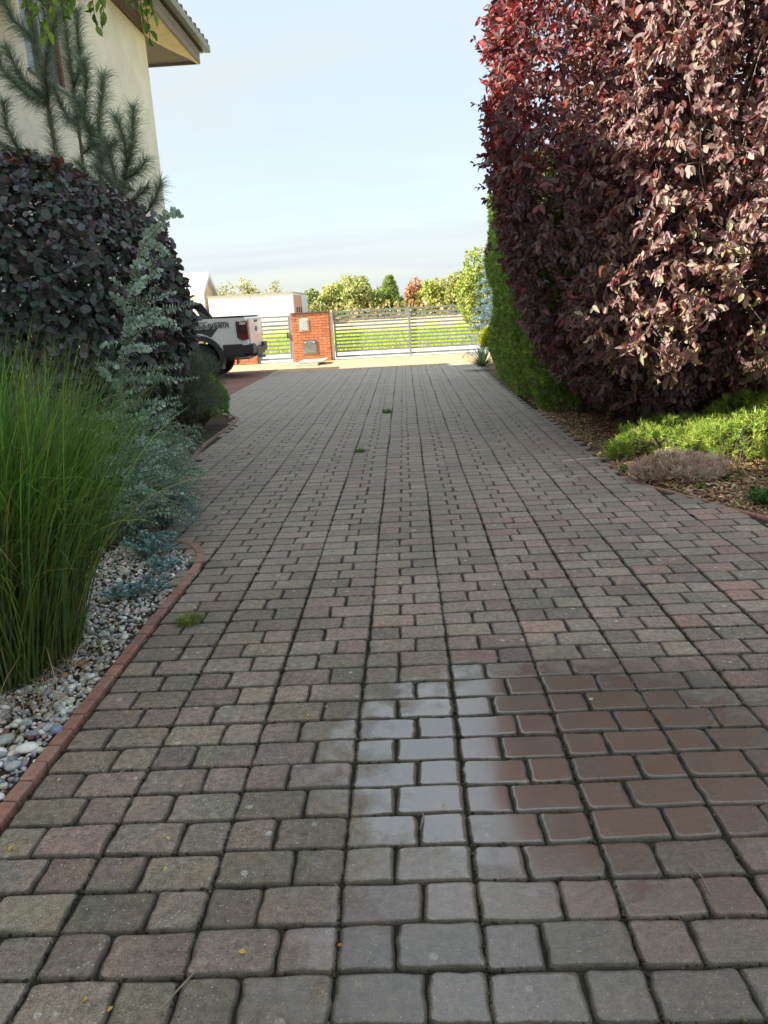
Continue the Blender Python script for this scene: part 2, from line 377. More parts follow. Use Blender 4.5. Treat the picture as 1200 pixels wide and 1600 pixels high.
M['soffit_x'] = wood('soffit_wood_end', (.085, .045, .04), (.14, .078, .065), (2, 30, 30))
M['fascia'] = wood('weathered_fascia', (.13, .10, .085), (.27, .23, .2), (30, 1.5, 30), .8)
M['gutter'] = simple('grey_eave_trim', (.20, .22, .20), .6, var=.2, scale=4)
M['tile'] = simple('mossy_roof_tile', (.13, .12, .11), .85, var=.35, scale=9, bump=.01)
M['winframe'] = wood('window_frame_wood', (.15, .06, .045), (.22, .09, .065), (30, 30, 2), .5)
b = NB('window_glass'); b.set(Base_Color=(.10, .13, .13), Roughness=.04, Metallic=0.); b.b.inputs['Specular IOR Level'].default_value = 1.; M['glass'] = b.m
M['white'] = simple('white_render', (.78, .77, .72), .85, var=.03, scale=1)
M['curtain'] = simple('window_curtain', (.5, .52, .5), .9, var=.2, scale=14)
M['black'] = simple('black_metal', (.018, .018, .022), .45)
M['bark'] = simple('bark', (.085, .065, .05), .9, var=.35, scale=22, bump=.02, bscale=40)
M['pinebark'] = simple('pine_bark', (.20, .125, .075), .85, var=.3, scale=25, bump=.008)
M['twig'] = simple('twig', (.26, .20, .15), .8, var=.3, scale=25)
M['green_twig'] = simple('green_twig', (.16, .17, .10), .7, var=.25, scale=25)
M['purple'] = leafmat('purple_leaf', .5, .26, (1.7, .62, .55), .35)
M['smoke'] = leafmat('smoke_bush_leaf', .55, .2, (1.6, .5, .5), .45)
M['bluegreen'] = leafmat('eucalyptus_leaf', .5, .25, (1, 1.1, .8), .4)
M['green'] = leafmat('green_leaf', .45, .35, (1.3, 1.4, .5), .45)
M['grass'] = leafmat('grass_blade', .42, .35, (1.2, 1.3, .4), .45, 12)
M['needle'] = leafmat('needle', .5, .2, (1.1, 1.2, .6), .4)
M['far'] = leafmat('far_leaf', .7, .35, (1.2, 1.2, .6), .3, 2)
M['dry'] = leafmat('dry_plant', .8, .25, (1, .9, .7), .2)
M['stone'] = leafmat('pebble', .6, 0, spec=.4, nscale=70)
M['chip'] = leafmat('wood_chip', .85, 0, spec=.2, nscale=80)

# ------------------------------------------------------------------ the setting
def sheet(name, pts, z, mat, parent=None, th=0, label=None):
    bm = bmesh.new()
    if th: prism(bm, pts, 'z', z - th, z)
    else: bm.faces.new([bm.verts.new((x, y, z)) for x, y in pts])
    o = bobj(name, bm, mat, parent)
    if parent is None: o['kind'] = 'structure'
    return o
bm = bmesh.new(); box(bm, -1500, 1500, -300, 2500, -1.2, -.06)
tag(bobj('ground', bm, M['tan']), kind='structure')
sheet('field_track', [(-1500, 180), (1500, 150), (1500, 178), (-1500, 215)], -.052, M['road'])
DRIVE = [(-1.285, -3), (-1.285, 4.35), (-1.33, 4.62), (-1.46, 4.88), (-1.62, 5.02), (-1.95, 5.12), (-2.08, 6.7), (-2.38, 8.7), (-2.45, 10.9), (-2.62, 11.5), (-2.9, 11.9), (-3.387, 12.1),
         (-3.387, 19.45), (1.70, 19.45), (1.70, 12.3), (1.80, 9.8), (1.80, 6.2), (2.05, 5.42), (2.33, 4.82), (3.3, 3.7), (4.3, 3.0), (4.3, -3)]
drive = sheet('driveway', DRIVE, -.014, M['joint'], th=.1); 
sheet('garden_soil', [(-12, -6), (8, -6), (8, 23.3), (-12, 23.3)], -.03, M['soil'])
sheet('forecourt', [(-14, 19.455), (9, 19.455), (9, 23.75), (-14, 23.75)], 0.0, M['yellowpave'], th=.02)
sheet('parking_bay', [(-12, 12.1), (-3.392, 12.1), (-3.392, 20.7), (-12, 20.7)], .004, M['redpave'], th=.02)
sheet('road', [(-200, 23.9), (200, 23.9), (200, 28.6), (-200, 28.0)], -.03, M['road'])
sheet('green_field', [(-300, 29.2), (300, 30.2), (300, 66), (-300, 60)], -.045, M['limefield'])
sheet('mulch_bed', [(1.83, 12.2), (1.83, 6.2), (2.08, 5.44), (2.36, 4.86), (3.33, 3.74), (8, 3), (8, 19.4), (1.72, 19.4), (1.72, 12.3)], -.004, M['mulchbase'])
# grass blades standing in the green field so its edge is not a cut line
n = 9000
P = np.stack([RS.uniform(-14, 8, n), 29.3 + RS.uniform(0, 1, n) ** 1.6 * 20, np.full(n, -.045)], 1)
h = RS.uniform(.08, .25, n); tip = P + np.stack([RS.normal(0, .05, n), RS.normal(0, .05, n), h], 1)
o = add_np('field_grass', ribbons(np.stack([P, tip], 1), np.stack([np.full(n, .05), np.full(n, .01)], 1), np.tile([1., 0, 0], (n, 1)), vary(n, [(.32, .43, .05), (.46, .52, .07)], [1, 1])), M['grass'], kind='stuff')
tag(o, 'lime green crop growing in the field beyond the gate', 'grass')

# ------------------------------------------------------------------ driveway pavers
def paver_tpl(hx, hy, k, seed, ch=.006):
    r = np.random.RandomState(seed); npc = {24: 4, 20: 3, 12: 2}[k]; nm = {24: 2, 20: 2, 12: 1}[k]; rc = .013
    out = []
    for q, (sx_, sy_) in enumerate(((1, 1), (-1, 1), (-1, -1), (1, -1))):
        rr_ = rc * r.uniform(.6, 1.5)
        for i in range(npc):
            a = math.pi / 2 * (q + (i / (npc - 1) if npc > 1 else .5)); out.append((sx_ * (hx - rr_) + rr_ * math.cos(a), sy_ * (hy - rr_) + rr_ * math.sin(a)))
        nx_ = ((-1, 1), (-1, -1), (1, -1), (1, 1))[q]
        for i in range(nm):
            f = (i + 1) / (nm + 1); out.append(((sx_ * (1 - f) + nx_[0] * f) * (hx - rc * (q % 2 == 0)) if q % 2 == 0 else sx_ * hx, sy_ * hy if q % 2 == 0 else (sy_ * (1 - f) + nx_[1] * f) * (hy - rc)))
    out = np.array(out); k = len(out); an = np.arctan2(out[:, 1] / hy, out[:, 0] / hx); wob = sum(r.normal(0, .0010) * np.cos(q_ * an + r.uniform(0, 6.3)) for q_ in (2, 3, 5, 7, 9)); out = out * (1 + wob / min(hx, hy))[:, None] + r.normal(0, .0004, (k, 2))
    hh = np.array([hx, hy]); ins = out * (1 - ch / hh) + r.normal(0, .0004, (k, 2)); ins2 = out * (1 - 2.0 * ch / hh)
    V = np.concatenate([np.c_[out, np.full(k, -.03)], np.c_[out, np.full(k, -.006)], np.c_[ins, np.full(k, -.0012)], np.c_[ins2, np.zeros(k)], [[0, 0, .0]]])
    T = []
    for q in range(3):
        for i in range(k):
            j = (i + 1) % k; T += [(q * k + i, q * k + j, (q + 1) * k + j), (q * k + i, (q + 1) * k + j, (q + 1) * k + i)]
    T += [(3 * k + i, 3 * k + (i + 1) % k, 4 * k) for i in range(k)]
    return V, np.array(T)
def inpoly(x, y, poly):
    r = False; j = len(poly) - 1
    for i in range(len(poly)):
        xi, yi = poly[i]; xj, yj = poly[j]
        if (yi > y) != (yj > y) and x < (xj - xi) * (y - yi) / (yj - yi) + xi: r = not r
        j = i
    return r
SW, SR, SX = .351, .1397, -.228
PAVE = [(-1.36, 4.35) if q == (-1.285, 4.35) else (-1.41, 4.62) if q == (-1.33, 4.62) else (-1.54, 4.85) if q == (-1.46, 4.88) else (-1.70, 4.96) if q == (-1.62, 5.02) else (-2.05, 5.02) if q == (-1.95, 5.12) else q for q in DRIVE]
pav = []
for k in range(-10, 14):
    ph = random.random() < .5; drift = 0
    for j in range(-6, 142):
        y = .02 + j * SR + SR / 2 + .004 * math.sin(k * 1.7 + j * .21); x0 = SX + k * SW + .004 * math.sin(j * .33 + k)
        if y > 19.39: continue
        big_left = (j % 2 == 0) ^ ph
        if random.random() < .03: ph = not ph
        L_, S_ = SW * .6, SW * .4
        for part_ in (0, 1):
            big = big_left if part_ == 0 else not big_left
            wd = L_ if big else S_
            cx = x0 + wd / 2 if part_ == 0 else x0 + SW - wd / 2
            if inpoly(cx, y, PAVE): pav.append((cx, y, 1 if big else 0))
pav = np.array(pav); PP = np.c_[pav[:, :2], RS.normal(0, .0013, len(pav))]; big = pav[:, 2].astype(int)
PP[:, 0] += RS.normal(0, .0013, len(PP)); PP[:, 1] += RS.normal(0, .0013, len(PP))
iv, zc = in_view(PP, .53, .70); order = np.argsort(np.where(iv, zc, 1e3)); single = order[:300]
def tmpl(bigf, k, s): return paver_tpl((SW * (.6 if bigf else .4) - .007) / 2, (SR - .006) / 2, k, s)
MS = [[flat_tops(npmesh('paver', *tmpl(bf, 24, 10 + s), None, M['paver'], True)) for s in range(7)] for bf in (0, 1)]
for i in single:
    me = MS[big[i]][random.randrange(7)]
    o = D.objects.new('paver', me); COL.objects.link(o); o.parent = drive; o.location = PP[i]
    o.rotation_euler = (random.gauss(0, .006), random.gauss(0, .006), random.gauss(0, .012) + (math.pi if random.random() < .5 else 0))
rest = np.ones(len(PP), bool); rest[single] = False
def stamp(sel, k):
    tp = [tmpl(0, k, 40 + s) for s in range(5)] + [tmpl(1, k, 60 + s) for s in range(5)]
    P_ = PP[sel]; n = len(P_); az = RS.normal(0, .013, n) + math.pi * (RS.rand(n) < .5); tx = RS.normal(0, .006, n); ty = RS.normal(0, .006, n)
    m = np.zeros((n, 3, 3)); m[:, 0, 0] = np.cos(az); m[:, 0, 1] = -np.sin(az); m[:, 1, 0] = np.sin(az); m[:, 1, 1] = np.cos(az); m[:, 2, 2] = 1; m[:, 2, 0] = tx; m[:, 2, 1] = ty
    return scatter(tp, P_, m, np.ones(n), RS.rand(n, 3), RS.randint(0, 5, n) + 5 * big[sel])
near = rest & (PP[:, 1] < 6); far = rest & ~near
a, b_ = stamp(near, 20), stamp(far, 12)
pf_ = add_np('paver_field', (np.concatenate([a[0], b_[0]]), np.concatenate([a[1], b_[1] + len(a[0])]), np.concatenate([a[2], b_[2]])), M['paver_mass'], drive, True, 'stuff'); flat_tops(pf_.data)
# moss and grit squeezed out of the joints, only in the near joints
n = 15000
sel = PP[(PP[:, 1] < 6.5) & (PP[:, 1] > .9)][:, :2]; q = sel[RS.randint(0, len(sel), n)]
along = RS.rand(n) < .6
P = np.stack([np.where(along, q[:, 0] + RS.uniform(-.1, .1, n), SX + np.round((q[:, 0] - SX) / SW) * SW + RS.normal(0, .002, n)),
              np.where(along, .02 + np.round((q[:, 1] - .02) / SR) * SR + RS.normal(0, .002, n), q[:, 1] + RS.uniform(-.07, .07, n)), RS.uniform(-.010, -.003, n)], 1)
def ico(sub, seed, jit=.12, sc_=(1, 1, 1)):
    bm = bmesh.new(); bmesh.ops.create_icosphere(bm, subdivisions=sub, radius=1); V = np.array([v.co[:] for v in bm.verts]); T = np.array([[v.index for v in f.verts] for f in bm.faces]); bm.free()
    V = V * (1 + jit * lumps(V, 6, 1, 3, seed))[:, None] * np.array(sc_); return V, T
CRUMB = [ico(1, s, .2) for s in range(4)]
rm = frames(rdir(n), rdir(n))
o = add_np('joint_moss', scatter(CRUMB, P, rm, RS.uniform(.0015, .0058, n), vary(n, [(.03, .028, .02), (.05, .055, .02), (.11, .095, .07)], [6, 2, .6])), M['chip'], None, True, 'stuff')
tag(o, 'dark moss and grit sitting in the joints of the paving', 'moss')

# ------------------------------------------------------------------ edging bricks
def edging(name, label, line, mat, bl=.105, wd=.050, top=.007, group=None, extra=None):
    t = thing(name, label, 'edging', (line[0][0], line[0][1], 0), group)
    L_ = [Vector((x, y, 0)) for x, y in line]; seg = [(L_[i + 1] - L_[i]).length for i in range(len(L_) - 1)]; tot = sum(seg); n = int(tot / bl)
    bm = bmesh.new(); box(bm, -wd / 2, wd / 2, -bl / 2 + .003, bl / 2 - .003, -.05, top)
    bmesh.ops.bevel(bm, geom=[e for e in bm.edges], offset=.004, segments=1, affect='EDGES')
    me = D.meshes.new('brick'); bm.to_mesh(me); bm.free(); me.materials.append(mat)
    for i in range(n):
        s = (i + .5) * tot / n; k = 0
        while k < len(seg) - 1 and s > seg[k]: s -= seg[k]; k += 1
        p = L_[k].lerp(L_[k + 1], min(1, s / seg[k])); d = L_[k + 1] - L_[k]
        if k < len(seg) - 1 and s / seg[k] > .5: d = d.normalized().lerp((L_[k + 2] - L_[k + 1]).normalized(), (s / seg[k] - .5))
        elif k > 0 and s / seg[k] < .5: d = d.normalized().lerp((L_[k] - L_[k - 1]).normalized(), (.5 - s / seg[k]))
        o = D.objects.new('brick', me); COL.objects.link(o); o.parent = t
        o.location = p - t.location + Vector((random.gauss(0, .0015), random.gauss(0, .0015), random.gauss(0, .0015)))
        o.rotation_euler = (random.gauss(0, .012), random.gauss(0, .012), math.atan2(d.y, d.x) - math.pi / 2 + random.gauss(0, .02))
    return t
def smooth_line(pts, n=8):
    r = []; P_ = [Vector((*p, 0)) for p in pts]
    for i in range(len(P_) - 1):
        p0, p1, p2, p3 = P_[max(i - 1, 0)], P_[i], P_[i + 1], P_[min(i + 2, len(P_) - 1)]
        for k in range(n):
            t = k / n; v = .5 * ((2 * p1) + (p2 - p0) * t + (2 * p0 - 5 * p1 + 4 * p2 - p3) * t * t + (3 * p1 - p0 - 3 * p2 + p3) * t ** 3); r.append((v.x, v.y))
    r.append((P_[-1].x, P_[-1].y)); return r
edging('brick_edging', 'red brick edging curving round the gravel bed by the tall grass', smooth_line([(-1.325, .6), (-1.325, 2), (-1.325, 3.4), (-1.325, 4.3), (-1.36, 4.62), (-1.48, 4.86), (-1.64, 4.98), (-1.95, 5.06)]), M['edgebrick'])
edging('brick_edging', 'pale edging along the planted bed that ends by the green shrub', smooth_line([(-1.98, 5.5), (-2.11, 6.7), (-2.40, 8.7), (-2.44, 10.6), (-2.54, 11.25), (-2.8, 11.6), (-3.35, 11.8)]), M['pinkedge'], top=.012)
edging('brick_edging', 'low red brick edging in front of the heather on the right', smooth_line([(1.80, 6.9), (1.80, 6.2), (1.9, 5.82), (2.08, 5.45), (2.36, 4.86), (3.3, 3.75)]), M['edgebrick'], wd=.04, top=.004)

# ------------------------------------------------------------------ gravel
GP = [(-3.0, .8), (-1.37, .8), (-1.37, 4.3), (-1.42, 4.6), (-1.55, 4.8), (-1.75, 4.93), (-2.6, 5.05), (-3.0, 4.6)]
PEB = [ico(2, s, .13, (1, random.uniform(.6, .9), random.uniform(.4, .65))) for s in range(8)]
n = 9500; q = []
while len(q) < n:
    x, y = random.uniform(-2.6, -1.36), random.uniform(1.0, 5.0)
    if inpoly(x, y, GP) and (x > -2.0 or random.random() < .3): q.append((x, y))
q = np.array(q); size = np.exp(RS.normal(math.log(.0105), .38, n)).clip(.005, .022) * np.where(q[:, 1] < 3.0, 1.15, .95)
P = np.c_[q, RS.uniform(-.028, -.002, n)]
up = np.tile([0, 0, 1.], (n, 1)) + RS.normal(0, .45, (n, 3)); rm = frames(np.cross(up, rdir(n)), up)
pc = vary(n, [(.62, .61, .56), (.44, .44, .42), (.30, .31, .33), (.48, .41, .32), (.56, .53, .44), (.22, .23, .26), (.38, .22, .17), (.76, .75, .70)], [5, 6, 4, 4, 4, 2, 1, 3], .15)
o = add_np('gravel', scatter(PEB, P, rm, size, pc), M['stone'], None, True, 'stuff'); tag(o, 'mixed white and grey gravel inside the red brick edging', 'gravel')
sheet('gravel_bed', GP, -.02, M['soil'])
stones = [((-1.412, 2.398), .034, (.72, .72, .66), (1.2, .75, .5), 'large white oval stone near the brick edging, biggest in the gravel'),
          ((-1.470, 2.30), .018, (.70, .70, .67), (1.1, .9, .5), 'small round white stone just below the largest white one'),
          ((-1.358, 2.52), .022, (.20, .25, .34), (1, .85, .7), 'blue grey angular stone touching the brick edging'),
          ((-1.398, 2.535), .021, (.42, .42, .42), (1, .8, .7), 'mid grey rounded stone beside the blue grey one'),
          ((-1.525, 2.46), .036, (.34, .36, .33), (1.1, .8, .45), 'flat grey green stone at the left photo edge'),
          ((-1.50, 2.58), .020, (.40, .46, .44), (1.1, .8, .7), 'pale greenish round stone under the dry grass stalks'),
          ((-1.395, 3.03), .021, (.55, .50, .36), (1.3, .7, .6), 'cream coloured oval stone in the gravel beside the grass'),
          ((-1.50, 3.09), .020, (.33, .11, .06), (1.2, .9, .6), 'rust red stone by the foot of the tall grass'),
          ((-1.552, 2.52), .018, (.21, .09, .10), (1.3, .6, .5), 'dark maroon flat stone at the photo edge'),
          ((-1.445, 2.50), .020, (.26, .24, .27), (1.3, .7, .6), 'dull violet grey stone among the pebbles'),
          ((-1.41, 2.29), .022, (.38, .40, .40), (1.2, .8, .6), 'grey speckled stone below the large white one'),
          ((-1.43, 2.20), .024, (.28, .31, .33), (1.2, .8, .55), 'slate grey stone lowest beside the edging bricks'),
          ((-1.40, 2.95), .017, (.60, .62, .64), (1.1, .8, .7), 'bluish white pebble close to the edging and cream stone'),
          ((-1.37, 2.12), .017, (.62, .61, .58), (1.2, .8, .6), 'off white pebble at the lower end of the gravel')]
for i, ((x, y), r, c, s3, lab) in enumerate(stones):
    V, T = ico(3, 200 + i, .09, s3); V = V * r; a = random.uniform(0, 3.1); ca, sa = math.cos(a), math.sin(a)
    V = np.c_[V[:, 0] * ca - V[:, 1] * sa, V[:, 0] * sa + V[:, 1] * ca, V[:, 2]]
    o = link('stone', npmesh('stone', V, T, np.tile(c, (len(V), 1)), M['stone'], True), None, (x, y, r * s3[2] * .55)); tag(o, lab, 'stone', 'larger stones lying in the gravel')

# ------------------------------------------------------------------ mulch
n = 15000
q = []
MP = [(1.79, 12.0), (1.79, 6.3), (2.05, 5.5), (2.34, 4.9), (3.35, 3.8), (6.5, 3.4), (6.5, 12)]
while len(q) < n:
    x, y = 1.78 + abs(random.gauss(0, 1.5)), random.uniform(3.8, 11.5)
    if inpoly(x, y, MP) and random.random() < (1.3 - y / 12): q.append((x, y))
P = np.c_[np.array(q), RS.uniform(-.002, .02, n)]
cb = bmesh.new(); box(cb, -.5, .5, -1, 1, -.12, .12); cv = np.array([v.co[:] for v in cb.verts]); cb.verts.ensure_lookup_table(); bmesh.ops.triangulate(cb, faces=cb.faces); cb.verts.index_update(); ct = np.array([[v.index for v in f.verts] for f in cb.faces]); cb.free()
up = np.tile([0, 0, 1.], (n, 1)) + RS.normal(0, .35, (n, 3)); rm = frames(np.cross(up, rdir(n)), up)
S = np.c_[RS.uniform(.006, .02, n), RS.uniform(.012, .035, n), RS.uniform(.01, .03, n)]
o = add_np('bark_mulch', scatter([(cv, ct)], P, rm, S, vary(n, [(.42, .28, .165), (.32, .20, .115), (.56, .42, .27), (.19, .12, .075)], [4, 4, 2, 2], .25)), M['chip'], None, False, 'stuff')
tag(o, 'brown and tan bark mulch covering the bed on the right', 'mulch')

# ------------------------------------------------------------------ crowns
def crown(center, half, n, tpls, size, cols, seed, p=3., lump=.07, depth=.16, tiltdown=.25, reject=None, shape=None, view_bias=.0, hang=.5, messy=.75, lumpf=(2, 7), cluster=0, csize=.15, gaps=0.):
    """points in the outer shell of a lumpy rounded block; returns P, M, S, C, shell depth"""
    c = np.array(center, float); hf = np.array(half, float)
    d = rdir(int(n * 2.2))
    # flat blocks need their faces covered evenly: sample directions warped by the half sizes
    r = (np.sum(np.abs(d) ** p, 1)) ** (-1 / p); S0 = d * r[:, None] * hf
    lum = 1 + lump * lumps(S0 / hf.mean(), 12, *lumpf, seed)
    t = np.where(RS.rand(len(d)) < .22, RS.rand(len(d)) * .55, RS.exponential(depth, len(d)).clip(0, .75))
    P = c + S0 * (lum * (1 - t))[:, None]
    nrm = unit(np.sign(d) * np.abs(d) ** (p - 1) / hf)
    if shape is not None: P = shape(P)
    keep = P[:, 2] > .04
    if view_bias:
        toc = unit(CAMP - P); f = np.einsum('ij,ij->i', toc, nrm); keep &= (f > -.15) | (RS.rand(len(P)) > view_bias)
    keep &= np.ones(len(P), bool) if reject is None else ~reject(P)
    if gaps:
        g = lumps(P * 7.0, 10, .6, 1.4, seed + 5); keep &= ~((g > gaps) & (t < .10))
    P, nrm, t = P[keep][:n], nrm[keep][:n], t[keep][:n]; m = len(P)
    sdir = None
    if cluster:
        q = m // cluster; A = P[:q]; NA = nrm[:q]; sd0 = unit(NA * .55 + rdir(q) * .75 + np.array([0, 0, -.3])); s_ = np.tile(np.arange(cluster) / cluster, q)
        sdir = np.repeat(sd0, cluster, 0); P = np.repeat(A, cluster, 0) + sdir * (s_ * csize)[:, None] + RS.normal(0, .008, (q * cluster, 3)); nrm = np.repeat(NA, cluster, 0); t = np.repeat(t[:q], cluster); m = len(P); P[:, 2] = P[:, 2].clip(.05)
    ln = unit(nrm * .9 + RS.normal(0, messy, (m, 3)) + np.array([0, 0, .35]))
    dd = unit(np.cross(ln, rdir(m)) + nrm * .25 + np.array([0, 0, -hang]))
    if sdir is not None:
        sgn = np.where(np.arange(m) % 2, 1, -1)[:, None]; dd = unit(sdir * .7 + np.cross(sdir, ln) * sgn * .8 + RS.normal(0, .25, (m, 3)) + np.array([0, 0, -hang * .6]))
    Mx = frames(dd, ln); Sz = size * np.exp(RS.normal(0, .22, m)); C = cols(P, t, m)
    return P, Mx, Sz, C, t
def foliage(parent, name, part_name, tpls, data, mat, n_parts):
    P, Mx, Sz, C, t = data
    idx = np.ones(len(P), bool)
    if n_parts:
        v, z = in_view(P, .49, .65); sc_ = np.where(v & (t < .05), Sz / z + RS.rand(len(P)) * .0015, -1)
        idx = leaf_parts(part_name, n_parts, tpls, P, Mx, Sz, C, mat, parent, sc_)
    return add_np(name, scatter(tpls, P[idx], Mx[idx], Sz[idx], C[idx]), mat, parent, True, 'stuff')
def limbs(parent, name, base, targets, r0, mat, sag=0., k=5, wob=.05):
    bm = bmesh.new()
    for T_ in targets:
        a, b2 = Vector(base), Vector(T_); pts = []
        for i in range(7):
            s = i / 6; p = a.lerp(b2, s); p.z += (s * (1 - s)) * sag * 4
            if 0 < i < 6: p += Vector((random.gauss(0, wob), random.gauss(0, wob), random.gauss(0, wob)))
            pts.append(p)
        L_ = (b2 - a).length; tube(bm, pts, [r0 * (1 - .85 * i / 6) for i in range(7)], k)
    return bobj(name, bm, mat, parent, True)

# ---- purple hedge on the right (clipped, far one) and the nearer purple tree
t = thing('purple_hedge', 'tall clipped dark purple leaved hedge overhanging the driveway', 'hedge', (3.0, 9.6, 0))
def shp(P):
    P = P.copy(); s = 1 - .46 * np.exp(-(P[:, 2] - .15).clip(0) / .95); P[:, 0] = 3.05 + (P[:, 0] - 3.05) * s + (P[:, 1] - 8.0).clip(0) * .15
    return P
def colA(P, tt, m):
    C = vary(m, [(.095, .062, .074), (.125, .08, .09), (.16, .105, .108), (.21, .06, .06), (.21, .155, .135)], [4, 5, 3, .7, .7])
    edge = ((2.1 - P[:, 0]) / 1.2).clip(0, 1) * ((P[:, 2] - 2.2) / 1.5).clip(0, 1)
    red = RS.rand(m) < edge * .55; C[red] = vary(red.sum(), [(.26, .035, .04), (.20, .05, .045), (.30, .09, .05)], [2, 2, 1]); return C
dA = crown((3.15, 9.35, 3.1), (2.20, 2.15, 2.72), 115000, LEAF, .068, colA, 3, p=5.5, lump=.030, depth=.06, shape=shp, view_bias=.3, hang=.6, lumpf=(3, 11), cluster=9, csize=.17, gaps=1.9)
foliage(t, 'foliage', 'leaf', LEAF, dA, M['purple'], 300)
limbs(t, 'branches', (3.0, 9.6, .3), [(3.0 + random.uniform(-1.7, 1.7), 9.6 + random.uniform(-1.7, 1.7), random.uniform(1.2, 4.9)) for _ in range(46)], .045, M['bark'])
bm = bmesh.new()
for dx, dy in ((0, 0), (-.5, -.3), (.6, .2), (-.3, .7), (.3, -.8), (-.8, .3)): tube(bm, [(3 + dx, 9.6 + dy, -.1), (3 + dx * .9, 9.6 + dy, .5), (3 + dx * .6, 9.6 + dy * .7, 1.6)], [.06, .05, .04], 8)
bobj('trunk', bm, M['bark'], t, True)
t = thing('purple_leaf_tree', 'purple leaved tree with pale sunlit lower leaves over the mulch bed', 'tree', (2.42, 7.8, 0))
def colB(P, tt, m):
    C = vary(m, [(.14, .085, .088), (.20, .13, .122), (.27, .19, .165), (.27, .10, .085), (.34, .27, .20)], [3, 5, 5, .7, 2.2])  # tints paler than the hedge's, sunlight put into the leaf colour
    low = ((2.2 - P[:, 2]) / 1.6).clip(0, 1); g = RS.rand(m) < low * .55; C[g] = vary(g.sum(), [(.30, .27, .15), (.32, .24, .17), (.22, .22, .11)], [2, 2, 1]); return C  # lower leaves tinted cream: sunlit look plus their pale undersides
def shB(P):
    P = P.copy(); z = P[:, 2]; P[:, 0] -= (.55 * np.exp(-((z - .95) / .55) ** 2)) * (P[:, 0] < 3); P[:, 2] = z + .06 * np.sin(P[:, 0] * 5) * (z < 1.2); return P
# holes where the inner dark shows and sky glints through
def holes(P):
    c = P @ np.array([[1, 0, 0], [0, 1, 0], [0, 0, 1]]); l = lumps(P * 2.1, 8, 1.2, 2.6, 77)
    return (l > 1.05) & (RS.rand(len(P)) < .93)
dB = crown((3.75, 7.75, 3.08), (1.95, 1.55, 2.3), 52000, LEAF, .070, colB, 5, p=3.6, lump=.06, depth=.09, shape=shB, view_bias=.6, reject=holes, hang=.8, lumpf=(2, 8), cluster=9, csize=.20, gaps=1.25)
foliage(t, 'foliage', 'leaf', LEAF, dB, M['purple'], 300)
bm = bmesh.new(); tube(bm, [(2.44, 7.9, -.1), (2.42, 7.9, .35), (2.47, 7.85, .9), (2.7, 7.8, 1.8), (3.0, 7.8, 3.0)], [.085, .07, .065, .05, .03], 10); bobj('trunk', bm, M['bark'], t, True)
limbs(t, 'branches', (2.5, 7.8, .9), [(random.uniform(1.9, 5), random.uniform(6.35, 9), random.uniform(.7, 4.8)) for _ in range(50)], .03, M['bark'], .08)
limbs(t, 'twigs', (2.9, 7.4, 2.0), [(random.uniform(1.9, 4.6), random.uniform(6.2, 7.0), random.uniform(.8, 4.6)) for _ in range(40)], .009, M['twig'], .06, 4, .09)
# shoots that stick out beyond the clipped outline
def shoot(parent, a, b2, nl, size, cols, mat, twig='twig', tpls=LEAF):
    a, b2 = np.array(a, float), np.array(b2, float); s = np.linspace(.15, 1, nl); P = a + (b2 - a) * s[:, None]; ax = unit((b2 - a)[None])[0]
    dd = unit(rdir(nl) * .8 + ax * .6 + np.array([0, 0, -.3])); return P, frames(dd, unit(rdir(nl) + np.array([0, 0, 1.]))), size * RS.uniform(.7, 1.1, nl), vary(nl, *cols)
def shoots(parent, name, lst, nl, size, cols, mat, tpls=LEAF, twig='twig', r=.004):
    A = [shoot(parent, a, b2, nl, size, cols, mat, tpls=tpls) for a, b2 in lst]
    add_np(name, scatter(tpls, *[np.concatenate([x[i] for x in A]) for i in range(4)]), mat, parent, True, 'stuff')
    bm = bmesh.new()
    for a, b2 in lst: tube(bm, [a, b2], [r, r * .4], 4)
    bobj('shoot_stems', bm, M[twig], parent)
shoots(D.objects['purple_hedge'], 'shoot_leaves', [((1.05, 8.9, 3.35), (.82, 8.8, 3.45)), ((1.05, 8.7, 2.75), (.80, 8.7, 2.85)), ((1.05, 8.7, 2.6), (.84, 8.7, 2.62)), ((1.0, 9, 3.9), (.85, 9, 4.1)), ((1.05, 9.2, 2.1), (.95, 9.2, 2.0))],
       9, .07, ([(.14, .035, .04), (.08, .04, .05)], [1, 1]), M['purple'])

# ---- smoke bush on the left
t = thing('smoke_bush', 'large rounded bush with dark plum oval leaves beside the house', 'bush', (-2.9, 6.4, 0))
def colS(P, tt, m):
    C = vary(m, [(.085, .100, .108), (.11, .112, .13), (.065, .10, .088), (.14, .125, .138), (.055, .10, .07)], [5, 4, 4, 2, 3])
    top = ((P[:, 2] - 2.35) / .4).clip(0, 1); r = RS.rand(m) < top * .30 + .012; C[r] = vary(r.sum(), [(.16, .04, .04), (.12, .09, .035), (.10, .11, .04)], [1, 1, 1]); return C
dS = crown((-3.22, 6.4, 1.32), (1.40, 1.3, 1.40), 52000, OVAL, .056, colS, 9, p=2.6, lump=.05, depth=.06, view_bias=.5, hang=.35, lumpf=(2, 9), cluster=5, csize=.07, gaps=1.2, shape=lambda P: P - np.stack([.42 * np.exp(-(P[:, 2] / .85) ** 2) * (P[:, 0] > -3.2) * ((P[:, 0] + 3.2) / 1.3), 0 * P[:, 0], 0 * P[:, 0]], 1))
foliage(t, 'foliage', 'leaf', OVAL, dS, M['smoke'], 300)
limbs(t, 'branches', (-2.9, 6.4, 0), [(-2.95 + random.uniform(-1, 1), 6.4 + random.uniform(-.9, .9), random.uniform(.8, 2.3)) for _ in range(30)], .03, M['bark'])
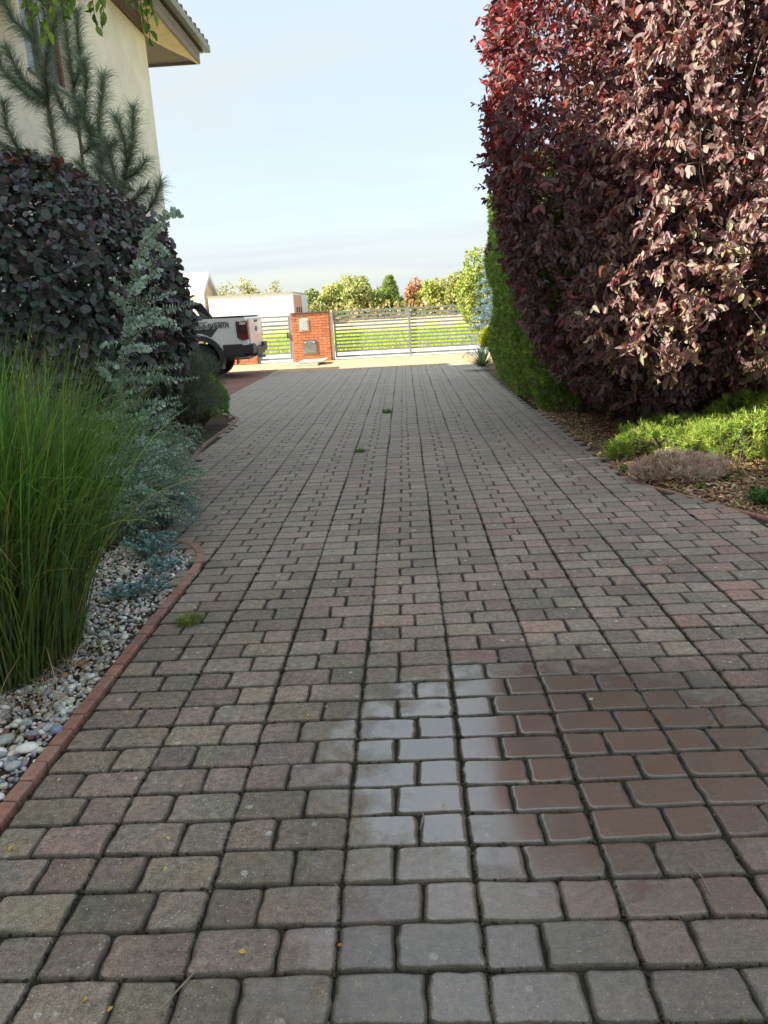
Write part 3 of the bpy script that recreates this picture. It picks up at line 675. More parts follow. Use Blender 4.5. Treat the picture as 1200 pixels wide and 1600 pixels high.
# small purple bush behind the eucalyptus, filling the lower corner
t = thing('barberry', 'low dark maroon bush behind the blue eucalyptus shoots', 'bush', (-2.5, 8.2, 0))
dQ = crown((-3.15, 8.2, .45), (.55, .8, .5), 5000, OVAL, .045, lambda P, tt, m: vary(m, [(.06, .03, .035), (.035, .035, .03)], [1, 1]), 19, p=2.4, lump=.07, depth=.12)
foliage(t, 'foliage', 'leaf', OVAL, dQ, M['smoke'], 0)

# ---- eucalyptus
t = thing('eucalyptus', 'blue green eucalyptus with round leaves growing against the dark bush', 'shrub', (-1.95, 5.0, 0))
stems = []
def bez(a, b2, c, n): s = np.linspace(0, 1, n)[:, None]; a, b2, c = map(np.array, (a, b2, c)); return (1 - s) ** 2 * a + 2 * s * (1 - s) * b2 + s ** 2 * c
main = np.array([(-1.97, 5.05, 0), (-1.94, 5.0, .45), (-1.90, 5.0, .85), (-1.84, 5.0, 1.2), (-1.75, 5.0, 1.5), (-1.67, 5.0, 1.78), (-1.55, 5.0, 1.98), (-1.43, 5.0, 2.09)])
stems.append((main, .35, .017)); m2 = main.copy(); m2[:, 0] -= np.linspace(0, .10, 8); m2[:, 2] *= .80; stems.append((m2, .3, .016))
for i, z in enumerate(np.linspace(.28, 2.05, 46)):
    bx = np.interp(z, main[:, 2], main[:, 0]); right = i % 4 != 3; ln = (.40 if right else .2) * random.uniform(.7, 1.1) * (1 if z < 1.6 else .6)
    ln *= 1 if z < 1.8 else .3; e = np.array((min(bx + (ln if right else -ln), -1.33), 5.0 + random.uniform(-.35, .3), z + random.uniform(-.08, .16))); a = np.array((bx, 5., z))
    stems.append((bez(a, (a + e) / 2 + np.array((0, random.uniform(-.08, .08), random.uniform(-.06, .09))), e, 9), .0, .019 * random.uniform(.8, 1.15)))
for i in range(210):
    ty = random.uniform(5.1, 7.2) if i % 3 else random.uniform(4.6, 5.3); tx = -1.46 - (ty - 5) * .22 + random.uniform(-.6, .05); tz = random.uniform(.05, .62) * (1.2 if i % 2 else .7)
    by = min(max(ty + random.uniform(-.5, .2), 4.9), 6.9); bx = -2.0 - (by - 5) * .12 + random.uniform(-.2, .1)
    stems.append((bez((bx, by, 0.02), ((bx + tx) / 2, (by + ty) / 2, tz + .22), (tx, ty, tz), 10), .12, .0165))
LP, LM, LS, LC = [], [], [], []; bm = bmesh.new()
for path, s0, sz in stems:
    seg = np.linalg.norm(np.diff(path, axis=0), axis=1); tot = seg.sum(); cum = np.r_[0, np.cumsum(seg)]; tube(bm, [tuple(p) for p in path], [.0055 * (1 - .75 * i / len(path)) + .001 for i in range(len(path))], 4)
    s = tot * s0
    while s < tot:
        p = np.array([np.interp(s, cum, path[:, k]) for k in range(3)]); q = np.array([np.interp(min(s + .02, tot), cum, path[:, k]) for k in range(3)]); ax = q - p
        if np.linalg.norm(ax) < 1e-6: break
        ax = ax / np.linalg.norm(ax); u = np.cross(ax, rdir(1)[0]); u /= np.linalg.norm(u)
        size = sz * 2.1 * random.uniform(.75, 1.2) * (1 - .45 * (s / tot) ** 3)
        for sg in (1, -1):
            d = unit((u * sg + ax * .45 + np.array([0, 0, .12]))[None])[0]; nn = unit((ax + RS.normal(0, .3, 3))[None])[0]
            LP.append(p); LM.append(frames(d[None], nn[None])[0]); LS.append(size)
        s += random.uniform(.014, .022)
LP, LM, LS = np.array(LP), np.array(LM), np.array(LS); LC = vary(len(LP), [(.34, .46, .43), (.44, .56, .53), (.24, .35, .31), (.29, .41, .29)], [4, 3, 3, 1.5], .13)
rd = RS.rand(len(LP)) < .004; LC[rd] = (.5, .10, .12)
foliage(t, 'foliage', 'leaf', ROUND, (LP, LM, LS, LC, np.zeros(len(LP))), M['bluegreen'], 300); bobj('stems', bm, M['green_twig'], t)

# little blue spurges on the gravel
def rosette(name, label, cat, x, y, r, h, ns, size, cols, group=None, tpls=ROUND, mat='bluegreen', z0=0.):
    t = thing(name, label, cat, (x, y, z0), group); LP, LM, LS = [], [], []; bm = bmesh.new()
    for k in range(ns):
        a = random.uniform(0, 6.28); rr = r * math.sqrt(random.random()); hh = h * random.uniform(.5, 1) * (1 - .35 * rr / r); e = np.array((x + rr * math.cos(a), y + rr * math.sin(a), z0 + hh)); b0 = np.array((x + rr * .35 * math.cos(a), y + rr * .35 * math.sin(a), z0))
        path = bez(b0, (b0 + e) / 2 + np.array((0, 0, h * .15)), e, 6); tube(bm, [tuple(p) for p in path], [.002] * 6, 3)
        nl = int(max(4, np.linalg.norm(e - b0) / (size * .55)))
        for s in np.linspace(.25, 1, nl):
            p = np.array([np.interp(s * 5, range(6), path[:, q]) for q in range(3)])
            for _ in range(2):
                d = unit((rdir(1)[0] * np.array([1, 1, .5]) + np.array([0, 0, .45]))[None])[0]; LP.append(p); LM.append(frames(d[None], unit((np.array([0, 0, 1.]) + RS.normal(0, .4, 3))[None]))[0]); LS.append(size * random.uniform(.7, 1.2))
    LP, LM, LS = np.array(LP), np.array(LM), np.array(LS)
    add_np('foliage', scatter(tpls, LP, LM, LS, vary(len(LP), *cols)), M[mat], t, True, 'stuff'); bobj('stems', bm, M['green_twig'], t); return t
BLUE = ([(.20, .33, .34), (.26, .40, .42), (.14, .24, .23)], [2, 2, 1])
for x, y, r, h, ns, lab in [(-1.47, 3.98, .13, .10, 26, 'low blue grey plant touching the brick edging, lowest of its kind'), (-1.60, 3.88, .11, .09, 20, 'small blue grey plant deeper in the gravel beside the lowest one'),
                            (-1.50, 4.30, .12, .12, 22, 'blue grey sprig midway along the gravel strip'), (-1.66, 4.62, .2, .2, 40, 'bushy blue grey plant covering the upper end of the gravel'),
                            (-1.72, 3.62, .08, .07, 12, 'tiny blue grey sprig close to the tall grass')]:
    rosette('blue_spurge', lab, 'plant', x, y, r, h, ns, .022, BLUE, 'blue grey plants creeping over the gravel')
def needle_mound(name, label, cat, center, half, nt, nl, ln, cols, mat='needle', group=None, w_=.0022, seed=1, lump=.14, up=.5, part='needles', p=2.2, stemmat='bark', spread=.75, depth=.12):
    c = np.array(center, float); hf = np.array(half, float); t = thing(name, label, cat, (c[0], c[1], 0), group)
    d = rdir(nt * 3); d = d[d[:, 2] > -.35][:nt]; r = (np.sum(np.abs(d) ** p, 1)) ** (-1 / p)
    P = c + d * r[:, None] * hf * (1 + lump * lumps(d * 2.2, 10, 1.5, 4, seed) - RS.exponential(depth, len(d)).clip(0, .7))[:, None]; P[:, 2] = P[:, 2].clip(.03)
    ax = unit(d + np.array([0, 0, up]) + RS.normal(0, .25, d.shape)); k = len(P)
    A = np.repeat(P, nl, 0); AX = np.repeat(ax, nl, 0); s = RS.rand(k * nl, 1); A = A + AX * s * ln * 1.1; dd = unit(AX * .8 + rdir(k * nl) * spread)
    L1 = ln * RS.uniform(.7, 1.15, (k * nl, 1)); path = np.stack([A, A + dd * L1], 1); W = np.stack([np.full(k * nl, w_), np.full(k * nl, w_ * .35)], 1)
    C = np.repeat(vary(k, *cols), nl, 0) * RS.uniform(.75, 1.25, (k * nl, 1))
    add_np(part, ribbons(path, W, unit(np.cross(dd, rdir(k * nl))), C), M[mat], t, False, 'stuff')
    bm = bmesh.new(); base = Vector((c[0], c[1], .0))
    for i in range(0, k, max(1, k // 60)): tube(bm, [base, Vector(P[i]).lerp(base, .5) + Vector((0, 0, .03)), tuple(P[i])], [.01, .007, .003], 4)
    bobj('stems', bm, M[stemmat], t); return t
needle_mound('blue_fescue', 'dense blue grey tuft at the curve of the brick edging', 'plant', (-1.78, 5.26, .12), (.20, .17, .17), 500, 12, .05, ([(.15, .26, .27), (.21, .32, .33)], [1, 1]), seed=3)

# ---- shrubs by the parking bay
needle_mound('mugo_pine', 'dark bushy dwarf pine in front of the pickup wheel', 'bush', (-2.80, 9.6, .55), (.36, .4, .62), 1500, 16, .085, ([(.11, .16, .12), (.15, .20, .15), (.15, .13, .08)], [3, 3, 1]), seed=4)
t = needle_mound('green_shrub', 'small bright green shrub at the end of the left bed', 'bush', (-2.86, 10.6, .30), (.38, .40, .38), 2600, 12, .035, ([(.20, .36, .07), (.28, .46, .08), (.13, .24, .05)], [3, 3, 2]), seed=5, w_=.007, lump=.11)

# ---- pine in front of the wall
t = thing('pine_tree', 'young pine with long needles standing before the cream wall', 'tree', (-3.3, 8.35, 0))
Y = 8.3
leaders = [([(-3.30, 8.35, 0), (-3.32, 8.35, 1.5), (-3.36, 8.33, 2.7), (-3.41, 8.3, 3.06), (-3.42, 8.3, 3.55), (-3.44, 8.3, 4.1), (-3.46, 8.3, 4.6), (-3.47, 8.3, 5.0)], .03, .42),
           ([(-3.30, 8.35, 1.2), (-3.2, 8.3, 2.2), (-3.155, 8.3, 2.99), (-3.14, 8.3, 3.68), (-3.13, 8.3, 4.35), (-3.12, 8.3, 4.9)], .022, .55)]
br = [[(-3.41, 8.3, 3.55), (-3.6, 8.3, 3.65), (-3.8, 8.25, 3.9), (-3.88, 8.2, 4.15)], [(-3.42, 8.3, 3.58), (-3.55, 8.1, 3.75), (-3.62, 8., 4.0)], [(-3.41, 8.3, 3.6), (-3.32, 8.1, 3.78), (-3.22, 8.0, 3.95), (-3.05, 7.95, 4.25)],
      [(-3.38, 8.3, 2.95), (-3.6, 8.2, 3.1), (-3.8, 8.1, 3.15), (-3.98, 8.05, 3.25)], [(-3.7, 8.15, 3.12), (-3.78, 8.1, 3.35), (-3.74, 8.05, 3.55)], [(-3.4, 8.3, 3.0), (-3.7, 8.3, 2.95), (-4.0, 8.3, 3.0)],
      [(-3.14, 8.3, 3.4), (-3.02, 8.2, 3.5), (-2.93, 8.1, 3.7), (-2.9, 8.0, 3.85)], [(-3.15, 8.3, 3.35), (-3.3, 8.4, 3.5), (-3.38, 8.4, 3.75)], [(-3.14, 8.3, 3.7), (-3.0, 8.2, 3.85), (-2.95, 8.1, 4.15), (-2.93, 8.1, 4.3)],
      [(-3.1, 8.4, 2.3), (-2.98, 8.2, 2.7), (-2.93, 8.15, 3.0), (-2.86, 8.1, 3.35), (-2.74, 8.05, 3.72)], [(-2.95, 8.15, 2.9), (-2.85, 8.1, 3.05), (-2.70, 8.0, 3.12)], [(-3.1, 8.4, 2.0), (-2.8, 8.2, 2.6), (-2.68, 8.1, 2.85), (-2.55, 8.05, 3.1), (-2.48, 8.0, 3.42)],
      [(-2.7, 8.1, 2.8), (-2.55, 8.05, 2.85), (-2.42, 8.0, 2.95)], [(-2.9, 8.2, 2.4), (-2.65, 8.1, 2.6), (-2.45, 8.05, 2.72)], [(-3.15, 8.3, 3.1), (-3.0, 8.2, 3.15), (-2.96, 8.1, 3.3)],
      [(-2.93, 8.15, 3.1), (-2.98, 8.1, 3.3), (-3.0, 8.0, 3.5)], [(-3.4, 8.3, 2.9), (-3.55, 8.1, 2.85), (-3.68, 8.0, 2.95)], [(-3.3, 8.3, 2.6), (-3.2, 8., 2.75), (-3.25, 7.9, 3.0)], [(-2.65, 8.1, 2.9), (-2.6, 8.0, 3.1), (-2.66, 8, 3.35)], [(-2.8, 8.2, 2.6), (-2.75, 8.0, 2.9), (-2.78, 7.95, 3.15)], [(-2.5, 8.1, 2.5), (-2.36, 8.0, 2.62), (-2.3, 8.0, 2.75)], [(-3.0, 8.2, 2.5), (-2.95, 8, 2.75), (-3.05, 7.9, 2.95)], [(-3.45, 8.3, 2.7), (-3.7, 8.1, 2.75), (-3.85, 8.0, 2.9)], [(-3.9, 8.1, 2.8), (-3.95, 8., 3.1), (-3.9, 8, 3.5)], [(-3.44, 8.3, 4.1), (-3.6, 8.2, 4.3), (-3.65, 8.1, 4.6)], [(-2.6, 8.1, 2.7), (-2.75, 7.9, 2.75), (-2.85, 7.8, 2.9)]]
bm = bmesh.new(); NPth, NC = [], []
def needles_on(path, s0, dens, ln):
    path = np.array(path, float); seg = np.linalg.norm(np.diff(path, axis=0), axis=1); cum = np.r_[0, np.cumsum(seg)]; tot = cum[-1]; m = int(tot * (1 - s0) * dens); s = RS.uniform(s0 * tot, tot, m)
    p = np.stack([np.interp(s, cum, path[:, k]) for k in range(3)], 1); q = np.stack([np.interp(np.minimum(s + .03, tot + 0), cum, path[:, k]) for k in range(3)], 1); q2 = np.stack([np.interp(s - .03, cum, path[:, k]) for k in range(3)], 1)
    ax = unit(q - q2); u = unit(np.cross(ax, rdir(m))); d = unit(ax * RS.uniform(.5, 1.1, (m, 1)) + u * RS.uniform(.35, 1.15, (m, 1)) + RS.normal(0, .12, (m, 3))); l = ln * RS.uniform(.45, 1.1, (m, 1))
    NPth.append(np.stack([p, p + d * l * .55, p + d * l + np.array([0, 0, -.03])], 1)); NC.append(vary(m, [(.17, .24, .19), (.23, .31, .24), (.30, .34, .25)], [3, 3, 1]))
for path, r, s0 in leaders: tube(bm, path, [r * (1 - .75 * i / (len(path) - 1)) for i in range(len(path))], 7); needles_on(path, s0, 1500, .18)
for path in br: tube(bm, path, [.011 - .007 * i / (len(path) - 1) for i in range(len(path))], 5); needles_on(path, .0, 1700, .175)
bobj('trunk', bm, M['pinebark'], t, True)
NPth = np.concatenate(NPth); NC = np.concatenate(NC); m = len(NPth)
add_np('needles', ribbons(NPth, np.tile([.0028, .0026, .001], (m, 1)), unit(np.cross(NPth[:, 2] - NPth[:, 0], rdir(m))), NC), M['needle'], t, False, 'stuff')

# ---- tall ornamental grass
t = thing('ornamental_grass', 'tall clump of arching green grass beside the gravel strip', 'grass clump', (-1.80, 3.15, 0))
n = 5600; m = 11
a = RS.uniform(0, 2 * math.pi, n); rr = .34 * np.sqrt(RS.rand(n)); bx = -1.90 + rr * np.cos(a); by = 3.15 + rr * 1.15 * np.sin(a)
az = a + RS.normal(0, 1.3, n); H = RS.uniform(.95, 1.66, n) * (1 - .12 * (rr / .34)); lean = np.abs(RS.normal(.06, .11, n)) + .16 * rr / .34; bend = RS.uniform(.1, 1.36, n) ** 1.7
s = np.linspace(0, 1, m)[None]; th = lean[:, None] + bend[:, None] * s ** 2.2; ds = (H / (m - 1))[:, None]
hx = np.cumsum(np.sin(th) * ds, 1) - np.sin(th[:, :1]) * ds; hz = np.cumsum(np.cos(th) * ds, 1) - np.cos(th[:, :1]) * ds
P = np.stack([bx[:, None] + hx * np.cos(az)[:, None], by[:, None] + hx * np.sin(az)[:, None], hz.clip(-.01)], 2)
W = RS.uniform(.004, .0105, n)[:, None] * (1 - .9 * s ** 3) * (.7 + .6 * s * (1 - s))
sd = np.stack([-np.sin(az), np.cos(az), np.zeros(n)], 1); sd = unit(sd + RS.normal(0, .3, sd.shape))
c0 = vary(n, [(.13, .24, .04), (.22, .36, .06), (.08, .15, .035), (.16, .30, .14), (.10, .24, .07)], [4, 3, 4, 2, 3], .25); dry = RS.rand(n) < .06; c0[dry] = vary(dry.sum(), [(.34, .27, .14)], [1])
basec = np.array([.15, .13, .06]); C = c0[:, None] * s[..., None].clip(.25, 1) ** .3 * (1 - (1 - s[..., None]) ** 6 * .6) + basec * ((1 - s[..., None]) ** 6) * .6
keepers = P[:, :, 2].max(1) > 0
fr = np.argsort(-(W[:, 5] + RS.rand(n) * .002) * ((P[:, 6, 0] > -1.75) & (P[:, 6, 1] < 3.2)))[:300]; msk = np.ones(n, bool); msk[fr] = False
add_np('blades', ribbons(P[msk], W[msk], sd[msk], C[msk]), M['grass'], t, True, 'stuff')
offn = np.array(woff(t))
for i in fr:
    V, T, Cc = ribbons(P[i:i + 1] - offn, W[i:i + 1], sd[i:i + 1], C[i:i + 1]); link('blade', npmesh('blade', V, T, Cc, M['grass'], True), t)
# dead straw at its foot
n = 420; a = RS.uniform(0, 6.28, n); rr = RS.uniform(.2, .52, n); p0 = np.stack([-1.78 + rr * np.cos(a), 2.95 + rr * np.sin(a), RS.uniform(.002, .03, n)], 1); ok = (p0[:, 0] < -1.37) & (p0[:, 0] > -2.2); p0 = p0[ok]; n = len(p0)
d = unit(np.stack([RS.normal(size=n), RS.normal(size=n), RS.uniform(-.05, .35, n)], 1)); l = RS.uniform(.06, .26, (n, 1)); path = np.stack([p0, p0 + d * l * .5 + np.array([0, 0, .02]), p0 + d * l], 1); path[:, :, 2] = path[:, :, 2].clip(.006)
add_np('dry_straw', ribbons(path, np.tile([.004, .004, .002], (n, 1)), unit(np.cross(d, [0, 0, 1.])), vary(n, [(.42, .34, .22), (.30, .22, .13)], [2, 1])), M['dry'], t, False, 'stuff')

# ---- right bed plants
YG = ([(.22, .30, .045), (.32, .40, .06), (.15, .22, .04)], [3, 3, 2])
for cx, cy, cz, hx, hy, hz, nt_, lab, sd_ in [(2.32, 6.95, .08, .42, .30, .15, 800, 'dark green low conifer mound nearest the driveway edge', 21), (2.92, 6.75, .12, .40, .36, .22, 900, 'rounded green conifer mound behind the heather', 22),
                                             (3.45, 7.5, .17, .55, .42, .26, 1200, 'bright yellow green conifer mound in the sun patch', 23), (2.80, 7.5, .09, .5, .3, .14, 700, 'flat golden conifer shoots under the purple tree', 24),
                                             (3.15, 6.1, .10, .28, .25, .17, 500, 'small sunlit conifer tuft at the right photo edge', 25), (4.3, 8.9, .2, .7, .45, .26, 800, 'green conifer mound in the shade at the back of the bed', 26)]:
    needle_mound('low_conifer', lab, 'shrub', (cx, cy, cz), (hx, hy, hz), nt_ // 2, 26, .055, YG, group='low conifers in the right bed', seed=sd_, w_=.0055, lump=.24, up=.9, depth=.06, spread=1.0)
needle_mound('heather', 'greyish pink heather tuft behind the brick edging', 'plant', (2.12, 6.05, .06), (.30, .22, .13), 1000, 9, .045, ([(.58, .44, .37), (.70, .58, .48), (.36, .28, .19)], [3, 2, 2]), mat='dry', seed=31, w_=.0045, up=1.2, part='sprigs')
GR = ([(.06, .13, .03), (.09, .17, .04)], [1, 1])
rosette('ground_plant', 'dark green leafy plant at the left end of the heather', 'plant', 1.86, 6.35, .13, .07, 22, .028, GR, tpls=OVAL, mat='green')
rosette('ground_plant', 'green leafy plant between the heather and the mulch', 'plant', 2.42, 5.98, .11, .09, 20, .03, GR, tpls=OVAL, mat='green')
rosette('ground_plant', 'tiny light green seedling in front of the mulch', 'plant', 2.18, 5.72, .05, .06, 10, .025, ([(.12, .22, .04)], [1]), tpls=OVAL, mat='green')
rosette('ground_plant', 'leafy green plant hanging over the edging at the right photo edge', 'plant', 2.50, 5.15, .24, .12, 60, .034, GR, tpls=OVAL, mat='green')
rosette('orange_flower', 'orange flowering plant at the back of the right bed', 'plant', 3.95, 8.0, .14, .32, 22, .045, ([(.55, .20, .05), (.2, .22, .04)], [1, 1]), tpls=OVAL, mat='green')
def tuft(name, label, x, y, r, h, n, cols, mat='grass', w_=.003, bendm=.9):
    t = thing(name, label, 'grass tuft', (x, y, 0)); m = 6; a = RS.uniform(0, 6.28, n); q = r * .4 * np.sqrt(RS.rand(n)); az = a + RS.normal(0, .5, n); H = h * RS.uniform(.5, 1.1, n); s = np.linspace(0, 1, m)[None]
    thh = (.15 + .4 * RS.rand(n))[:, None] + (bendm * RS.rand(n))[:, None] * s ** 2; ds = (H / (m - 1))[:, None]; hx = np.cumsum(np.sin(thh) * ds, 1) - np.sin(thh[:, :1]) * ds; hz = np.cumsum(np.cos(thh) * ds, 1) - np.cos(thh[:, :1]) * ds
    P = np.stack([(x + q * np.cos(a))[:, None] + hx * np.cos(az)[:, None], (y + q * np.sin(a))[:, None] + hx * np.sin(az)[:, None], hz], 2)
    add_np('blades', ribbons(P, w_ * (1 - .8 * s) * np.ones((n, 1)), np.stack([-np.sin(az), np.cos(az), np.zeros(n)], 1), vary(n, *cols)), M[mat], t, False, 'stuff'); return t
tuft('grass_tuft', 'thin green grass tuft standing in the right bed', 2.78, 5.62, .2, .34, 260, ([(.16, .20, .06), (.28, .24, .12)], [2, 1]))
tuft('grass_tuft', 'dry pale grass tuft between the conifers and the mulch', 2.62, 6.25, .25, .22, 180, ([(.30, .24, .14), (.20, .18, .08)], [2, 1]), 'dry')
tuft('weed', 'small mossy weed growing from a joint near the brick edging', -1.13, 3.52, .16, .045, 420, ([(.16, .22, .05), (.24, .26, .08)], [2, 1]), w_=.003, bendm=1.4)
tuft('weed', 'green weed in the middle of the driveway, the nearer one', -.52, 7.97, .14, .06, 120, ([(.10, .18, .04)], [1]), w_=.006, bendm=1.5)
tuft('weed', 'green weed in the middle of the driveway, the farther one', -.30, 10.95, .16, .07, 120, ([(.12, .20, .04)], [1]), w_=.008, bendm=1.5)

# ---- thuja row
def thuja(label, x, y, r, h, seed):
    t = thing('thuja', label, 'conifer', (x, y, 0), 'thujas in a row behind the purple hedge'); n = 17000
    d = rdir(n); z = RS.rand(n) ** .9; z = z * h; prof = r * (np.minimum(1, (1 - z / h) * 4.5 + .15) ** .6) * (.82 + .18 * np.minimum(1, z / .5)); ang = RS.uniform(0, 6.28, n)
    dv = np.stack([np.cos(ang), np.sin(ang), z * 1.2], 1); rad = prof * (1 + .10 * lumps(dv * 1.5, 10, 1.5, 5, seed)) * (1 - RS.exponential(.07, n).clip(0, .6))
    P = np.stack([x + rad * np.cos(ang), y + rad * np.sin(ang), z + .03], 1); nr = np.stack([np.cos(ang), np.sin(ang), np.zeros(n)], 1)
    dd = unit(nr * .55 + np.array([0, 0, .9]) + RS.normal(0, .38, (n, 3))); V = np.array([(0, 0, 0), (-.16, .45, 0), (0, 1, 0), (.16, .45, 0), (-.5, .75, .02), (.5, .7, .02), (-.28, .3, 0), (.28, .28, 0)], float); T = np.array([(0, 3, 1), (1, 3, 2), (6, 1, 4), (7, 5, 3), (0, 1, 6), (0, 7, 3)])
    C = vary(n, [(.12, .21, .05), (.19, .30, .07), (.27, .37, .09), (.22, .18, .08)], [4, 4, 2, .4])
    add_np('foliage', scatter([(V, T)], P, frames(dd, unit(nr + RS.normal(0, .5, (n, 3)))), RS.uniform(.05, .10, n), C), M['green'], t, False, 'stuff')
    bm = bmesh.new(); tube(bm, [(x, y, -.1), (x, y, h * .9)], [.07, .01], 8); bobj('trunk', bm, M['bark'], t, True)
thuja('thuja standing closest, tucked behind the purple hedge', 2.30, 10.5, .66, 3.1, 41); thuja('second thuja behind the purple hedge', 2.26, 11.8, .68, 3.4, 42)
thuja('third thuja along the driveway edge', 2.28, 13.1, .68, 3.6, 43); thuja('fourth thuja along the driveway edge', 2.32, 14.4, .70, 3.75, 45); thuja('last thuja of the row, beside the yucca', 2.42, 15.8, .72, 3.95, 44)
# ---- yucca
t = thing('yucca', 'spiky blue green yucca at the far end of the row', 'plant', (1.70, 17.2, 0)); bm0 = []
for i in range(70):
    a = random.uniform(0, 6.28); el = random.uniform(.1, 1.35); l = random.uniform(.42, .62); s = np.linspace(0, 1, 6); r_ = s * l * math.cos(el) ; z = .08 + s * l * math.sin(el) - (s ** 2) * .10
    P = np.stack([r_ * math.cos(a), r_ * math.sin(a), z.clip(.02)], 1)[None]; W = np.array([[.03, .04, .038, .03, .018, .002]]); V, T, Cc = ribbons(P, W, np.array([[-math.sin(a), math.cos(a), 0.15]]), vary(1, [(.12, .20, .13), (.17, .24, .16)], [1, 1]))
    link('leaf', npmesh('leaf', V, T, Cc, M['green'], True), t)
needle_mound('yellow_shrub', 'bright yellow green shrub above the yucca', 'bush', (2.14, 19.0, .50), (.27, .25, .36), 1100, 10, .08, ([(.42, .42, .03), (.36, .38, .03)], [1, 1]), seed=51, w_=.012, lump=.15)
# blue spruce: tiers of short branches
def conifer(name, label, x, y, h, r, n_tier, cols, ln, w_, nl=22, group=None, per=14, sub=7, mat='needle'):
    t = thing(name, label, 'tree', (x, y, 0), group); bm = bmesh.new(); tube(bm, [(x, y, -.1), (x, y, h)], [max(.02, h * .014), .01], 7); bobj('trunk', bm, M['bark'], t, True)
    PA, CC = [], []
    for i in range(n_tier):
        z = h * (.08 + .9 * i / n_tier); R_ = r * (1 - i / n_tier) ** .85 + .04
        for k in range(per):
            a = random.uniform(0, 6.28); R2 = R_ * random.uniform(.7, 1.1)
            for q in range(sub):
                s = (q + 1) / sub; p = np.array((x + R2 * s * math.cos(a), y + R2 * s * math.sin(a), z - .18 * R2 * s + .08 * random.random())); d = unit(rdir(nl) + np.array([math.cos(a), math.sin(a), .1])); PA.append(np.stack([np.repeat(p[None], nl, 0) + RS.normal(0, ln * .35, (nl, 3)), p + d * ln], 1)); CC.append(np.repeat(vary(1, *cols), nl, 0) * RS.uniform(.8, 1.2, (nl, 1)))
    PA = np.concatenate(PA); CC = np.concatenate(CC); m = len(PA); add_np('needles', ribbons(PA, np.tile([w_, w_ * .3], (m, 1)), unit(np.cross(PA[:, 1] - PA[:, 0], rdir(m))), CC), M[mat], t, False, 'stuff')
conifer('blue_spruce', 'blue spruce showing past the left side of the thujas', 2.36, 20.4, 3.1, .85, 13, ([(.16, .23, .27), (.22, .30, .35)], [1, 1]), .08, .010, 16)

# ---- broadleaf trees
def broad(name, label, x, y, h, r, n, cols, size, seed, group=None, trunk=.05, z0=.25, part='foliage', p=2.2, mat='far', lump=.22, depth=.22):
    t = thing(name, label, 'tree', (x, y, 0), group); zc_ = h * (1 + z0) / 2; hz = h * (1 - z0) / 2
    dd_ = crown((x, y, zc_), (r, r * .8, hz), n, LEAF, size, lambda P, tt, m: vary(m, *cols) * (.9 + .2 * RS.rand(m, 1)), seed, p=p, lump=lump, depth=depth, lumpf=(2.5, 8))
    V = np.array([(0, 0, 0), (-.4, .5, .1), (0, 1, -.1), (.4, .5, .1)], float); T = np.array([(0, 3, 1), (1, 3, 2)])
    add_np(part, scatter([(V, T)], dd_[0], dd_[1], dd_[2], dd_[3]), M[mat], t, False, 'stuff')
    bm = bmesh.new(); tube(bm, [(x, y, -.1), (x, y, h * .85)], [trunk, trunk * .3], 7)
    for _ in range(14):
        a = random.uniform(0, 6.28); tube(bm, [(x, y, h * random.uniform(.2, .5)), (x + r * .75 * math.cos(a), y + r * .6 * math.sin(a), h * random.uniform(.55, .92))], [trunk * .4, trunk * .1], 4)
    bobj('trunk', bm, M['bark'], t, True); return t
broad('birch', 'light green young birch in front of the right end of the gate', 2.15, 21.9, 2.75, .62, 5200, ([(.26, .32, .07), (.36, .40, .10), (.18, .26, .05), (.45, .38, .08)], [4, 3, 2, .5]), .075, 61, z0=.22, trunk=.025, lump=.16)
G = 'trees beyond the far field'  # leaf tints of these far trees are lightened to suggest haze
for lab, px_, h_, r_, n_, cols_, kind_ in [
    ('dull green roundish tree left of the pale trees beyond the gate', -12.6, 4.4, 1.5, 2600, ([(.26, .32, .11), (.32, .36, .13)], [1, 1]), 'b'),
    ('broad light green tree behind the brick pillar', -9.3, 5.1, 2.6, 4200, ([(.34, .38, .12), (.42, .43, .16)], [1, 1]), 'b'),
    ('tallest pale yellow green tree on the horizon', -5.9, 6.0, 1.9, 3600, ([(.36, .37, .15), (.30, .33, .12)], [1, 1]), 'b'),
    ('darker green pointed spruce on the horizon', -1.75, 5.6, 2.2, 0, ([(.24, .33, .10), (.30, .38, .12)], [1, 1]), 'c'),
    ('red leaved tree beyond the sliding gate', 1.6, 4.2, 1.4, 2600, ([(.46, .20, .14), (.42, .28, .14)], [1, 1]), 'b'),
    ('yellow green tree right of the red one', 4.3, 4.6, 2.0, 3400, ([(.34, .37, .08), (.40, .40, .12)], [1, 1]), 'b'),
    ('broad olive green tree near the birch', 7.4, 5.3, 2.3, 3800, ([(.28, .31, .09), (.36, .36, .12)], [1, 1]), 'b'),
    ('orange tinged tree showing beside the birch', 10.4, 3.8, 1.4, 2200, ([(.46, .34, .08), (.38, .36, .1)], [1, 1]), 'b'),
    ('green tree low between the pale tree and the spruce', -3.7, 4.1, 1.5, 2200, ([(.30, .35, .12)], [1]), 'b')]:
    if kind_ == 'b': broad('field_tree', lab, px_, 110 + random.uniform(-3, 3), h_, r_, n_, cols_, .34, int(h_ * 100), G, .12, .06, lump=.32, depth=.3)
    else: conifer('field_tree', lab, px_, 108, h_, r_, 16, cols_, .5, .10, 10, G, 10, 5, 'far')
for lab, px_, h_, r_, y_ in [('bare pale tree behind the long white building', -21.8, 6.6, 1.8, 112), ('low pale tree peeping over the left end of the white building', -25.5, 5.6, 1.6, 112), ('low straw coloured tree over the middle of the white building', -18.0, 5.2, 1.7, 112)]:
    broad('field_tree', lab, px_, y_, h_, r_, 1100, ([(.42, .38, .22), (.36, .36, .16)], [1, 1]), .32, int(h_ * 77), G, .1, .1, lump=.3, depth=.4)
